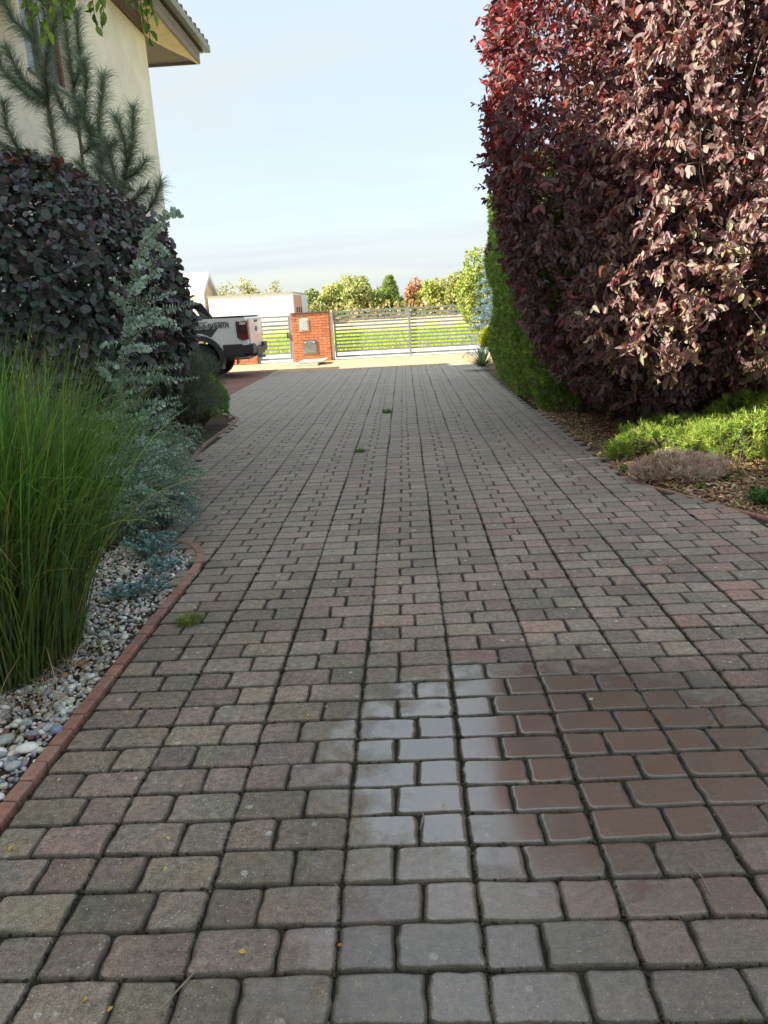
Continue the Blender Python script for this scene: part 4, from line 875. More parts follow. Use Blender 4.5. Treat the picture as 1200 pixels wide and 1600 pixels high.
# scrub along the horizon
n = 9000; P = np.stack([RS.uniform(-34, 26, n), RS.uniform(100, 128, n), RS.rand(n) ** 1.5 * 2.2], 1); V = np.array([(0, 0, 0), (-.5, .5, .1), (0, 1, -.1), (.5, .5, .1)], float); T = np.array([(0, 3, 1), (1, 3, 2)])
o = add_np('scrub', scatter([(V, T)], P, frames(rdir(n), rdir(n)), RS.uniform(.3, .6, n), vary(n, [(.30, .28, .13), (.22, .25, .09), (.42, .27, .15)], [2, 2, 1])), M['far'], None, False, 'stuff'); tag(o, 'low scrub along the far edge of the dry field', 'scrub')

# ------------------------------------------------------------------ house on the left
HX = -4.294
t = thing('house', 'cream plastered house with dark wooden eaves and tiled roof', 'house', (HX, 15, 0))
WY0, WY1, WZ0, WZ1 = 10.02, 11.32, 4.41, 5.9
bm = bmesh.new()
for a in ((HX - .35, HX, 5.86, WY0, 0, 6.25), (HX - .35, HX, WY1, 15, 0, 6.25), (HX - .35, HX, WY0, WY1, 0, WZ0), (HX - .35, HX, WY0, WY1, WZ1, 6.25)): box(bm, *a)
bmesh.ops.remove_doubles(bm, verts=bm.verts, dist=.0005)
bobj('wall', bm, M['stucco'], t, recalc=False)
bobj('wall', BX(-12, HX - .35, 14.65, 15, 0, 6.25), M['stucco'], t); bobj('wall', BX(-12, HX - .35, 5.86, 6.2, 0, 6.25), M['stucco'], t); bobj('wall', BX(-12.35, -12, 5.86, 15, 0, 6.25), M['stucco'], t)
wn_ = bobj('window', BX(HX - .34, HX - .30, WY0, WY1, WZ0, WZ1), M['curtain'], t)
bm = bmesh.new()
for a in ((WY0, WY0 + .07, WZ0, WZ1), (WY1 - .07, WY1, WZ0, WZ1), (WY0 + .07, WY1 - .07, WZ0, WZ0 + .07), (WY0 + .07, WY1 - .07, WZ1 - .07, WZ1), (WY0 + .60, WY0 + .70, WZ0 + .07, WZ1 - .07)): box(bm, HX - .18, HX - .10, *a)
bobj('frame', bm, M['winframe'], wn_)
for y0, y1 in ((WY0 + .07, WY0 + .60), (WY0 + .70, WY1 - .07)): bobj('pane', BX(HX - .15, HX - .14, y0 + .002, y1 - .002, WZ0 + .072, WZ1 - .072), M['glass'], wn_)
bobj('sill', BX(HX - .10, HX + .05, WY0 - .03, WY1 + .03, WZ0 - .045, WZ0 - .003), M['gutter'], wn_, bevel=.004)
for i in range(5): bobj('soffit_board', BX(HX + .005 + i * .105, HX + .005 + i * .105 + .098, 5.45, 15.03, 6.255, 6.275), M['soffit_y'], t, bevel=.004)
for i in range(14): bobj('soffit_board', BX(-12.3, -3.765, 15.035 + i * .113, 15.035 + i * .113 + .106, 6.255, 6.275), M['soffit_x'], t, bevel=.004)
bobj('soffit_backing', BX(-12.3, -3.765, 5.45, 16.62, 6.28, 6.31), M['darkgap'], t)
# curved plaster corner panel under the eave
bm = bmesh.new(); cur = []
for i in range(13):
    s = i / 12; cur.append((HX + .02 + (-3.765 - HX - .02) * s ** 1.25, 14.9 + 1.68 * s ** .8))
rows = []
for (x, y) in cur:
    rows.append([bm.verts.new((x + (-3.765 - x) * q / 6, y - 1.9 * (1 - (y - 14.9) / 1.68) * q / 6, 6.252 - .05 * math.sin(math.pi * q / 6))) for q in range(7)])
for i in range(12):
    for q in range(6): bm.faces.new((rows[i][q], rows[i + 1][q], rows[i + 1][q + 1], rows[i][q + 1]))
o = bobj('corner_panel', bm, M['stucco2'], t, True); so = o.modifiers.new('solid', 'SOLIDIFY'); so.thickness = .02; so.offset = 0
bobj('fascia_board', BX(-3.76, -3.735, 5.45, 16.64, 6.215, 6.34), M['fascia'], t, bevel=.003); bobj('fascia_board', BX(-3.757, -3.732, 5.45, 16.637, 6.343, 6.46), M['fascia'], t, bevel=.003)
bobj('fascia_board', BX(-12.3, -3.765, 16.62, 16.645, 6.215, 6.46), M['fascia'], t, bevel=.003)
bobj('painted_eave_shade', BX(-12.2, -3.70, 5.45, 16.70, 6.465, 6.52), M['darkgap'], t)  # dark strip standing in for the shade under the roof edge
for i in range(10):
    y1 = 16.98 - i * 1.1; bobj('gutter_length', BX(-3.70, -3.585, y1 - 1.09, y1, 6.50, 6.625), M['gutter'], t, bevel=.01)
bobj('gutter_length', BX(-12.4, -3.72, 16.87, 16.98, 6.50, 6.625), M['gutter'], t, bevel=.01)
bm = bmesh.new(); e = [(-3.66, 5.45, 6.63), (-3.66, 16.92, 6.63), (-12.5, 16.92, 6.63), (-12.5, 5.45, 6.63)]; rg = [(-8.08, 10.1, 9.1), (-8.08, 12.5, 9.1)]
ev = [bm.verts.new(p) for p in e]; rv = [bm.verts.new(p) for p in rg]
for f in ((ev[0], ev[1], rv[1], rv[0]), (ev[1], ev[2], rv[1]), (ev[2], ev[3], rv[0], rv[1]), (ev[3], ev[0], rv[0]), (ev[3], ev[2], ev[1], ev[0])): bm.faces.new(f)
rf = bobj('roof', bm, M['tile'], t)
bm = bmesh.new(); sl = math.atan2(9.1 - 6.63, 4.42)
for j in range(9):
    a0, a1 = math.pi * j / 8, math.pi * (j + 1) / 8
    if j < 8:
        q = [(0, math.cos(a0) * .11, math.sin(a0) * .07), (0, math.cos(a1) * .11, math.sin(a1) * .07), (-.42, math.cos(a1) * .095, math.sin(a1) * .06), (-.42, math.cos(a0) * .095, math.sin(a0) * .06)]
        bm.faces.new([bm.verts.new(v) for v in q])
bm.faces.new([bm.verts.new((0, math.cos(math.pi * j / 8) * .11, math.sin(math.pi * j / 8) * .07)) for j in range(9)])
tm = D.meshes.new('roof_tile'); bm.to_mesh(tm); bm.free(); tm.materials.append(M['tile'])
for i in range(36):
    for c_ in range(2):
        o = D.objects.new('roof_tile', tm); COL.objects.link(o); o.parent = rf; o.location = Vector((-3.62 - c_ * .36, 16.82 - i * .30, 6.63 + c_ * .205)) - woff(rf); o.rotation_euler = (random.gauss(0, .02), sl + random.gauss(0, .02), random.gauss(0, .02))
bobj('added_shade_back', BX(-12.3, -7.5, 15.002, 17.9, 0, 6.2), M['stucco'], t)  # unseen block added behind the wall to shade the far drive
bobj('added_shade_wing', BX(-12, -4.6, -7, 3.4, 0, 6.0), M['stucco'], t, bevel=.02)  # unseen block added to keep sun off the near driveway
bm = bmesh.new(); prism(bm, [(-12.4, 6.02), (-4.2, 6.02), (-8.3, 8.6)], 'y', -7.3, 3.7); bobj('added_shade_wing_roof', bm, M['tile'], t)  # roof of the added block, out of view, also blocks sun
# awning over a lower door: a thin dark sloping canopy with a pale rim
bm = bmesh.new(); ax0, ay1, az0 = -3.60, 9.90, 4.887
prism(bm, [(HX, az0 + .265), (ax0, az0), (ax0, az0 + .05), (HX, az0 + .315)], 'y', 7.6, ay1); cn = bobj('canopy', bm, M['black'], t); bobj('canopy_rim', BX(ax0 + .001, ax0 + .02, 7.6, ay1 + .002, az0 + .012, az0 + .075), M['white'], cn)

# ------------------------------------------------------------------ overhanging branch, top left
t = thing('overhanging_tree', 'green leafy branches hanging into the top left corner', 'tree', (-2.9, 3.2, 0))
bm = bmesh.new(); tube(bm, [(-2.9, 3.2, -.1), (-2.88, 3.2, 1.6), (-2.75, 3.25, 2.7), (-2.4, 3.35, 3.2), (-1.9, 3.5, 3.35), (-1.4, 3.6, 3.3), (-.95, 3.62, 3.15)], [.08, .07, .055, .04, .028, .018, .008], 8)
lp = []
hangs = [(-1.49, 2.66, .06), (-1.41, 2.70, .02), (-1.34, 2.73, .04), (-1.045, 2.64, .05), (-1.00, 2.68, .02), (-1.21, 2.68, .06), (-1.52, 2.68, .03), (-1.44, 2.60, .0), (-1.38, 2.66, .05), (-1.30, 2.74, 0), (-1.24, 2.64, .03), (-1.20, 2.72, 0), (-1.07, 2.70, 0), (-1.02, 2.585, .04), (-.985, 2.66, 0), (-1.48, 2.72, .1), (-1.62, 2.8, .05)]
for hx_, hz_, dy_ in hangs:
    path = bez((hx_ - .12, 3.6 + dy_, 3.3), (hx_, 3.6 + dy_, 3.15), (hx_, 3.6 + dy_, hz_ + .03), 8); tube(bm, [tuple(p) for p in path], [.004, .004, .003, .003, .003, .002, .002, .0015], 4)
    for s in np.linspace(.72, 1, 12):
        p = np.array([np.interp(s * 7, range(8), path[:, k]) for k in range(3)]); lp.append(p)
bobj('branches', bm, M['bark'], t, True)
lp = np.array(lp + [(-2.1 + random.uniform(-1.5, 1.2), 3.5 + random.uniform(-.7, .6), 3.38 + abs(random.gauss(0, .25))) if k_ % 3 else (random.uniform(-4.2, -3.3), random.uniform(3.4, 6.0), random.uniform(2.9, 4.25)) for k_ in range(15000)]); n = len(lp); dd = unit(np.stack([RS.normal(0, .6, n), RS.normal(0, .6, n), -np.abs(RS.normal(.9, .4, n))], 1)); nn = unit(np.array([0, -.6, .5]) + RS.normal(0, .6, (n, 3)))  # every third leaf forms an unseen crown added to block the sun
pk = np.where(np.arange(n) < len(hangs) * 12, 10., -1.) + RS.rand(n) * .01
Mx = frames(dd, nn); Sz = RS.uniform(.038, .058, n) * np.where(lp[:, 0] < -2.95, 2.4, 1.); Cc = vary(n, [(.13, .24, .035), (.20, .32, .05), (.08, .15, .04)], [2, 2, 2])  # leaves of the added sun-blocking crown are enlarged
rs = leaf_parts('leaf', len(hangs) * 12, LEAF, lp, Mx, Sz, Cc, M['green'], t, pk); add_np('foliage', scatter(LEAF, lp[rs], Mx[rs], Sz[rs], Cc[rs]), M['green'], t, True, 'stuff')

# ------------------------------------------------------------------ far buildings
t = thing('long_building', 'long low white flat roofed building beyond the gate', 'building', (-16, 90, 0))
bobj('wall', BX(-21.6, -12.2, 88, 101, 0, 3.5), M['white'], t); M['roofedge'] = simple('grey_roof_edge', (.35, .36, .36), .6)
bobj('roof', BX(-21.7, -12.1, 87.9, 101.1, 3.502, 3.62), M['roofedge'], t)
M['cladding'] = simple('terracotta_cladding', (.52, .30, .22), .8, var=.06); M['bluegrey'] = simple('pale_blue_render', (.60, .66, .68), .8, var=.03)
bobj('cladding_panel', BX(-12.199, -12.12, 88.9, 95.2, 0, 3.3), M['cladding'], t)
bobj('cladding_panel', BX(-12.199, -12.13, 95.3, 101, 0, 3.45), M['bluegrey'], t)
for y in (90, 91.9, 93.8): f = bobj('window', BX(-12.118, -12.08, y, y + .9, .75, 1.95), M['black'], t)
bobj('joint_strip', BX(-16.93, -16.89, 87.985, 87.999, 0, 3.4), M['roofedge'], t)
t = thing('gabled_house', 'white gabled house with a timber lined porch, behind the pickup', 'house', (-22.6, 94, 0))
gz, ga, y0, y1 = 4.0, 6.5, 90, 97.8; ym = 93.9
bm = bmesh.new(); prism(bm, [(y0 + .2, 0), (y1 - .2, 0), (y1 - .2, gz), (ym, ga - .25), (y0 + .2, gz)], 'x', -42, -23.3); bobj('wall', bm, M['white'], t)
bm = bmesh.new(); prism(bm, [(y0 - .1, gz - .1), (ym, ga), (y1 + .1, gz - .1), (y1 - .5, gz - .1), (ym, ga - .55), (y0 + .5, gz - .1)], 'x', -42.3, -22.6); bobj('roof', bm, simple('pale_metal_roof', (.66, .68, .70), .45, var=.03), t)
M['paleblue'] = simple('pale_grey_reveal', (.8, .84, .84), .8, var=.03)
bobj('porch_wall', BX(-23.3, -22.602, y0 - .1, y0 + .5, 0, gz - .12), M['paleblue'], t); bobj('porch_wall', BX(-23.3, -22.602, y1 - .5, y1 + .1, 0, gz - .12), M['paleblue'], t)
bm = bmesh.new(); prism(bm, [(y0 + .51, 0), (y1 - .51, 0), (y1 - .51, gz - .15), (ym, ga - .56), (y0 + .51, gz - .15)], 'x', -23.29, -23.1); bobj('timber_wall', bm, simple('pale_timber', (.78, .56, .30), .7, var=.12), t)
wd_ = bobj('window', BX(-23.09, -23.04, 92.0, 94.6, .9, 2.3), M['black'], t)

# ------------------------------------------------------------------ gate, pillar, fence
M['gatemetal'] = simple('grey_gate_paint', (.23, .265, .28), .45, metal=.2, var=.06); M['gatelight'] = simple('light_grey_post', (.22, .26, .28), .5, var=.05)
GY = 23.5
def slatgate(name, label, x0, x1, z0, z1, n, mids, cat='gate'):
    t = thing(name, label, cat, ((x0 + x1) / 2, GY, 0)); bm = bmesh.new()
    box(bm, x0, x0 + .05, GY - .025, GY + .025, z0, z1)
    box(bm, x1 - .05, x1, GY - .025, GY + .025, z0, z1); box(bm, x0 + .05, x1 - .05, GY - .025, GY + .025, z1 - .05, z1); box(bm, x0 + .05, x1 - .05, GY - .025, GY + .025, z0, z0 + .06); bobj('frame', bm, M['gatemetal'], t, bevel=.004)
    sm = BX(0, x1 - x0 - .1, -.012, .012, 0, .052); me = D.meshes.new('slat'); sm.to_mesh(me); sm.free(); me.materials.append(M['gatemetal'])
    for i in range(n):
        z = z0 + .06 + (z1 - z0 - .11) * (i + 1) / (n + 1) - .014; o = D.objects.new('slat', me); COL.objects.link(o); o.parent = t; o.location = Vector((x0 + .05, GY, z)) - t.location
    for mx in mids: bobj('gate_post', BX(mx - .035, mx + .035, GY - .055, GY - .028, z0 - .03, z1 + .02), M['gatelight'], t, bevel=.004)
    return t
slatgate('sliding_gate', 'wide grey slatted sliding gate closing the driveway', -2.09, 3.9, .06, 1.41, 11, [.16, 2.6])
slatgate('pedestrian_gate', 'narrow grey slatted gate left of the brick pillar', -4.36, -3.40, .08, 1.36, 9, [])
bobj('handle', BX(-3.50, -3.46, GY - .09, GY - .03, .70, .86), M['black'], D.objects['pedestrian_gate'])
o = bobj('gate_post', BX(-2.19, -2.115, GY - .05, GY + .05, 0, 1.43), M['white'], None, bevel=.004); tag(o, 'white steel post between the brick pillar and the sliding gate', 'post')
o = bobj('gate_post', BX(-3.39, -3.325, GY - .04, GY + .04, 0, 1.40), M['gatelight'], None, bevel=.004); tag(o, 'pale grey post between the small gate and the brick pillar', 'post')
o = bobj('gate_post', BX(-4.44, -4.37, GY - .04, GY + .04, 0, 1.38), M['gatemetal'], None, bevel=.004); tag(o, 'grey post at the hinge side of the small gate', 'post')
t = slatgate('slat_fence', 'grey slatted fence panel on a low wall behind the pickup', -8.6, -4.46, .42, 1.36, 6, [], 'fence')
def brickwork(t, x0, x1, yf, yb, z0, z1, skip=(), sides=True):
    bw, bh, g = .24, .066, .011; rows = int(round((z1 - z0) / (bh + g)))
    meshes = {}
    def bk(w_, d_, x, y, z):
        k = (round(w_, 3), round(d_, 3))
        if k not in meshes:
            bm = BX(-w_ / 2, w_ / 2, -d_ / 2, d_ / 2, 0, bh); me = D.meshes.new('brick'); bm.to_mesh(me); bm.free(); me.materials.append(M['clinker']); meshes[k] = me
        o = D.objects.new('brick', meshes[k]); COL.objects.link(o); o.parent = t; o.location = Vector((x, y + random.gauss(0, .001), z)) - t.location
    for r in range(rows):
        z = z0 + r * (bh + g) + g / 2; off = 0 if r % 2 == 0 else -(bw + g) / 2; x = x0 + off
        while x < x1 - .01:
            a, c_ = max(x, x0), min(x + bw, x1)
            if c_ - a > .03:
                pieces = [(a, c_)]
                for sx0, sx1, sz0, sz1 in skip:
                    if z + bh > sz0 and z < sz1:
                        np_ = []
                        for p0, p1 in pieces:
                            if p1 <= sx0 or p0 >= sx1: np_.append((p0, p1))
                            else:
                                if sx0 - p0 > .03: np_.append((p0, sx0))
                                if p1 - sx1 > .03: np_.append((sx1, p1))
                        pieces = np_
                for p0, p1 in pieces: bk(p1 - p0, .05, (p0 + p1) / 2, yf + .025, z)
            x += bw + g
        if sides:
            for sx_ in (x0, x1): bk(.05, yb - yf - .056, sx_ + (.0 if sx_ == x0 else 0), (yf + yb) / 2 + .028, z)
t = thing('brick_pillar', 'orange brick pillar with two letterbox doors beside the gate', 'pillar', (-2.76, 23.45, 0))
bobj('core', BX(-3.29, -2.23, 23.30, 23.66, 0, 1.40), M['mortar'], t); brickwork(t, -3.305, -2.215, 23.285, 23.67, .01, 1.40, [(-3.10, -2.80, .88, 1.26), (-3.02, -2.60, .22, .62)])
bobj('cap', BX(-3.34, -2.18, 23.26, 23.70, 1.402, 1.43), simple('dark_capping', (.10, .085, .08), .7), t, bevel=.004)
M['steel'] = simple('brushed_steel', (.42, .44, .44), .35, metal=.8, var=.15, scale=3); M['box_frame'] = simple('cream_frame', (.66, .60, .48), .6)
for x0, x1, z0, z1, fr_ in ((-3.09, -2.81, .89, 1.25, M['box_frame']), (-3.01, -2.61, .23, .61, M['steel'])):
    d_ = bobj('letterbox', BX(x0, x1, 23.272, 23.34, z0, z1), fr_, t, bevel=.004); bobj('door', BX(x0 + .035, x1 - .035, 23.262, 23.271, z0 + .035, z1 - .035), M['steel'] if z0 < .5 else simple('grey_door', (.42, .46, .44), .5), d_, bevel=.002)
for x in (-2.95, -2.70): bobj('hinge', BX(x - .025, x + .025, 23.252, 23.261, .55, .575), M['white'], t)
t = thing('low_brick_wall', 'low orange brick wall running behind the pickup', 'wall', (-6.5, 23.5, 0)); bobj('core', BX(-8.59, -4.46, 23.42, 23.6, 0, .38), M['mortar'], t); brickwork(t, -8.6, -4.45, 23.40, 23.6, .01, .38, sides=False)
# concrete slabs lying in front of the pillar
M['slab'] = simple('concrete_slab', (.52, .45, .34), .85, var=.08, bump=.003)
def slab(label, x0, x1, y0, y1, z, th, bend, rot):
    bm = bmesh.new(); n_ = 8; A = []
    for i in range(n_ + 1):
        s = i / n_; x = x0 + (x1 - x0) * s; zz_ = z + bend * max(0, (s - .55) / .45) ** 2
        A.append([bm.verts.new((x, y, zz_ + dz)) for y, dz in ((y0, 0), (y1, 0), (y1, th), (y0, th))])
    for i in range(n_):
        for k in range(4): bm.faces.new((A[i][k], A[i][(k + 1) % 4], A[i + 1][(k + 1) % 4], A[i + 1][k]))
    bm.faces.new(A[0]); bm.faces.new(A[-1][::-1]); o = bobj('concrete_slab', bm, M['slab']); tag(o, label, 'slab', 'concrete slabs before the pillar')
slab('upper slab of the two, its right end curling up', -2.98, -2.24, 21.6, 22.7, .06, .045, .025, 0); slab('lower flat slab under the curled one', -3.08, -2.42, 21.35, 22.8, .002, .045, 0, 0)
# thin stakes with wires in the dry field
for i, x in enumerate((-4.1, -1.3, 1.7, 3.9)):
    bm = bmesh.new(); tube(bm, [(x, 62, -.1), (x + .02, 62, 1.38)], .016, 5); o = bobj('field_stake', bm, M['twig']); tag(o, ('leftmost thin stake in the dry field, left of the sliding gate middle', 'thin stake seen through the sliding gate under the pointed spruce', 'thin stake right of the middle gate post, near the red tree', 'rightmost thin stake seen just beside the birch')[i], 'stake', 'thin stakes in the far field')

# ------------------------------------------------------------------ pickup truck (side facing us at y = 18.3, rear to the right)
t = thing('pickup_truck', 'white pickup parked sideways with black arches and dark side decals', 'pickup', (-6.1, 19.25, 0))
M['paint'] = simple('white_paint', (.80, .84, .88), .28, var=.015, scale=1); D.materials['white_paint'].node_tree.nodes['Principled BSDF'].inputs['Coat Weight'].default_value = .6
M['plastic'] = simple('black_plastic', (.035, .037, .042), .55, var=.1); M['rubber'] = simple('tyre_rubber', (.022, .022, .024), .85, bump=.002); M['rim'] = simple('dark_alloy', (.06, .06, .065), .35, metal=.6)
b = NB('tinted_glass'); b.set(Base_Color=(.015, .018, .02), Roughness=.05); M['tglass'] = b.m
b = NB('red_lens'); b.set(Base_Color=(.16, .008, .01), Roughness=.12); M['redlens'] = b.m
b = NB('smoked_lens'); b.set(Base_Color=(.05, .01, .012), Roughness=.1); M['smoked'] = b.m
M['clearlens'] = simple('pale_lens', (.7, .62, .6), .2)
YN, YF = 18.32, 20.20; XR = -3.66; WXr, WXf, WZ, WR = -4.83, -8.10, .42, .42
def arch(cx, r, n_=14, a0=0., a1=math.pi): return [(cx + r * math.cos(a0 + (a1 - a0) * i / n_), WZ + .02 + r * math.sin(a0 + (a1 - a0) * i / n_)) for i in range(n_ + 1)]
low = .62
prof = [(XR, low + .04), (XR - .01, 1.36), (XR - .06, 1.40), (-5.42, 1.42), (-5.50, 1.42), (-7.35, 1.36), (-8.75, 1.20), (-8.92, .95), (-8.92, .6), (WXf - .52, .52)]
prof += [(x, z) for x, z in arch(WXf, .50, 12, math.pi - .1, .1)] + [(WXf + .52, .46), (WXr - .52, .46)] + [(x, z) for x, z in arch(WXr, .50, 12, math.pi - .1, .1)] + [(WXr + .52, low)]
bm = bmesh.new(); prism(bm, prof, 'y', YN, YF); body = bobj('body', bm, M['paint'], t, bevel=.035, seg=3)
bm = bmesh.new(); v = [(-5.45, 1.41), (-5.62, 1.86), (-6.9, 1.86), (-7.75, 1.35)]
A = [bm.verts.new((x, YN + .05 + (.13 if z > 1.5 else 0), z)) for x, z in v]; B = [bm.verts.new((x, YF - .05 - (.13 if z > 1.5 else 0), z)) for x, z in v]; bm.faces.new(A); bm.faces.new(B[::-1])
for i in range(4): bm.faces.new((A[i], A[(i + 1) % 4], B[(i + 1) % 4], B[i]))
cab = bobj('cab', bm, M['paint'], t, bevel=.05, seg=3)
for xa, xb in ((-6.38, -5.68), (-7.25, -6.46)):
    bm = bmesh.new(); q = [(xa, 1.46), (xb, 1.46), (xb - (.12 if xb > -6 else .0), 1.76), (xa + (.0 if xa > -6.5 else .42), 1.76)]
    vs = [bm.verts.new((x, YN + .038 + (z - 1.41) * .29, z)) for x, z in q]; bm.faces.new(vs); bobj('side_window', bm, M['tglass'], cab)
bm = bmesh.new(); bm.faces.new([bm.verts.new(p) for p in ((-5.462, YN + .2, 1.5), (-5.462, YF - .2, 1.5), (-5.585, YF - .25, 1.78), (-5.585, YN + .25, 1.78))]); bobj('rear_window', bm, M['tglass'], cab)
# sports bar behind the cab
bm = bmesh.new()
for y in (YN + .10, YF - .10): prism(bm, [(-4.86, 1.425), (-5.12, 1.80), (-5.44, 1.86), (-5.44, 1.72), (-5.28, 1.64), (-5.16, 1.425)], 'y', y - .05, y + .05)
box(bm, -5.40, -5.16, YN + .151, YF - .151, 1.74, 1.80); bobj('sports_bar', bm, M['plastic'], t, bevel=.02)
bobj('bed_rail', BX(-5.40, XR - .05, YN - .004, YN + .075, 1.412, 1.442), M['plastic'], t, bevel=.008); bobj('bed_rail', BX(-5.40, XR - .05, YF - .075, YF + .004, 1.412, 1.442), M['plastic'], t, bevel=.008)
bobj('bed_cover', BX(-5.38, XR - .08, YN + .08, YF - .08, 1.40, 1.434), M['plastic'], t, bevel=.006)
tgt = bobj('tailgate', BX(XR - .002, XR + .035, YN + .16, YF - .16, .70, 1.385), M['paint'], t, bevel=.015)
bm = bmesh.new(); n_ = 20; prism(bm, [(19.26 + .13 * math.cos(6.283 * i / n_), 1.12 + .065 * math.sin(6.283 * i / n_)) for i in range(n_)], 'x', XR + .034, XR + .048); bobj('oval_badge', bm, simple('dark_badge', (.03, .06, .18), .3), tgt)
bobj('tailgate_handle', BX(XR + .034, XR + .05, 19.12, 19.40, 1.27, 1.33), M['plastic'], tgt, bevel=.006)
# flares, sill cladding, bumper
for cx, nm in ((WXr, 0), (WXf, 1)):
    for ys, s in ((YN, -1), (YF, 1)):
        bm = bmesh.new(); o_ = arch(cx, .60, 16, -.12, math.pi + .12); i_ = arch(cx, .478, 16, -.12, math.pi + .12)
        prism(bm, o_ + i_[::-1], 'y', ys - .055 if s < 0 else ys - .03, ys + .03 if s < 0 else ys + .055); bobj('wheel_arch_flare', bm, M['plastic'], t, bevel=.014)
bobj('rear_cladding', BX(WXr + .56, XR - .14, YN - .022, YN + .06, .52, .80), M['plastic'], t, bevel=.02); bobj('rear_cladding', BX(WXr + .56, XR - .14, YF - .06, YF + .022, .52, .80), M['plastic'], t, bevel=.02)
bobj('side_step', BX(WXf + .60, WXr - .60, YN - .10, YN + .05, .40, .50), M['plastic'], t, bevel=.02); bobj('side_step', BX(WXf + .60, WXr - .60, YF - .05, YF + .10, .40, .50), M['plastic'], t, bevel=.02)
bm = bmesh.new(); box(bm, XR - .16, XR + .11, YN - .01, YN + .42, .56, .78); box(bm, XR - .16, XR + .11, YF - .42, YF + .01, .56, .78); box(bm, XR - .10, XR + .12, YN + .421, YF - .421, .50, .68); bmp = bobj('bumper', bm, M['plastic'], t, bevel=.03)
bobj('bumper_step', BX(XR + .0, XR + .118, YN + .05, YN + .36, .785, .80), M['steel'], bmp); bobj('tow_bar', BX(XR + .05, XR + .22, 19.18, 19.34, .42, .49), M['steel'], t, bevel=.01)
bobj('exhaust', (lambda bm: (tube(bm, [(-4.4, YN + .35, .47), (XR - .05, YN + .35, .47)], .045, 12), bm)[1])(bmesh.new()), M['steel'], t, True)
bobj('mudflap', BX(WXr + .50, WXr + .52, YN - .02, YN + .24, .24, .60), M['plastic'], t); bobj('mudflap', BX(WXr + .50, WXr + .52, YF - .24, YF + .02, .24, .60), M['plastic'], t)
bobj('chassis', BX(-8.5, XR - .1, YN + .45, YF - .45, .42, .60), M['plastic'], t, bevel=.02)
for cx in (WXr, WXf):
    bm = bmesh.new(); tube(bm, [(cx, YN + .2, WZ), (cx, YF - .2, WZ)], .06, 10); bobj('axle', bm, M['plastic'], t)
    for ys, s in ((YN + .13, -1), (YF - .13, 1)):
        bm = bmesh.new(); lathe_y(bm, cx, WZ, [(.26, ys - .135), (.36, ys - .14), (.405, ys - .115), (.42, ys - .08), (.42, ys + .08), (.405, ys + .115), (.36, ys + .14), (.26, ys + .135)], 40)
        wh = bobj('wheel', bm, M['rubber'], t, True); face = ys + s * .128
        bm = bmesh.new(); tr = BX(0, 0.001, 0, .001, 0, .001); tr.free()
        for j in range(40):
            a = 6.283 * j / 40; c_, s_ = math.cos(a), math.sin(a)
            for dy in (-.055, .055):
                q = [(r_, a + da) for r_, da in ((.417, -.045), (.432, -.04), (.432, .04), (.417, .045))]
                A = [bm.verts.new((cx + r_ * math.cos(aa), ys + dy - .045, WZ + r_ * math.sin(aa))) for r_, aa in q]; B = [bm.verts.new((cx + r_ * math.cos(aa), ys + dy + .045, WZ + r_ * math.sin(aa))) for r_, aa in q]
                bm.faces.new(A); bm.faces.new(B[::-1])
                for i in range(4): bm.faces.new((A[i], A[(i + 1) % 4], B[(i + 1) % 4], B[i]))
        bobj('tread', bm, M['rubber'], wh)
        bm = bmesh.new(); lathe_y(bm, cx, WZ, [(.05, face - s * .02), (.20, face - s * .05), (.255, face - s * .01), (.265, face + s * .008), (.27, face - s * .02)] if False else [(.262, face - s * .07), (.270, face + s * .006), (.245, face + s * .004), (.235, face - s * .05), (.02, face - s * .055)], 32)
        for j in range(6):
            a = 6.283 * j / 6 + .3
            for off in (-.13, .13):
                p0 = (cx + .05 * math.cos(a), face - s * .0, WZ + .05 * math.sin(a)); p1 = (cx + .245 * math.cos(a + off), face - s * .012, WZ + .245 * math.sin(a + off)); tube(bm, [p0, p1], [.026, .017], 6)
        tube(bm, [(cx, face - s * .03, WZ), (cx, face + s * .012, WZ)], .055, 14); bobj('rim', bm, M['rim'], wh)
# tail lamps
for ys, s in ((YN, -1), (YF, 1)):
    def lens(nm, pts, mat, off, par):
        bm = bmesh.new(); prism(bm, pts, 'y', ys + s * off - .004, ys + s * off + .004); return bobj(nm, bm, mat, par, bevel=.003)
    x1 = XR + .01; bm = bmesh.new(); prism(bm, [(x1 - .25, 1.30), (x1, 1.32), (x1 + .012, .90), (x1 - .13, .885), (x1 - .235, .96)], 'y', ys - .03 if s < 0 else ys - .13, ys + .13 if s < 0 else ys + .03)
    tl = bobj('tail_lamp', bm, M['redlens'], t, bevel=.012)
    bm = bmesh.new(); prism(bm, [(x1 - .262, 1.312), (x1 - .21, 1.318), (x1 - .205, .95), (x1 - .15, .885), (x1 - .10, .872), (x1 - .14, .868), (x1 - .25, .955)], 'y', ys + s * .034 - .006, ys + s * .034 + .006); bobj('lamp_trim', bm, M['plastic'], tl)
    lens('smoked_panel', [(x1 - .21, 1.235), (x1 - .03, 1.24), (x1 - .02, 1.02), (x1 - .19, 1.03)], M['smoked'], .040, tl); lens('clear_panel', [(x1 - .17, 1.29), (x1 - .03, 1.295), (x1 - .03, 1.235), (x1 - .17, 1.23)], M['clearlens'], .036, tl)
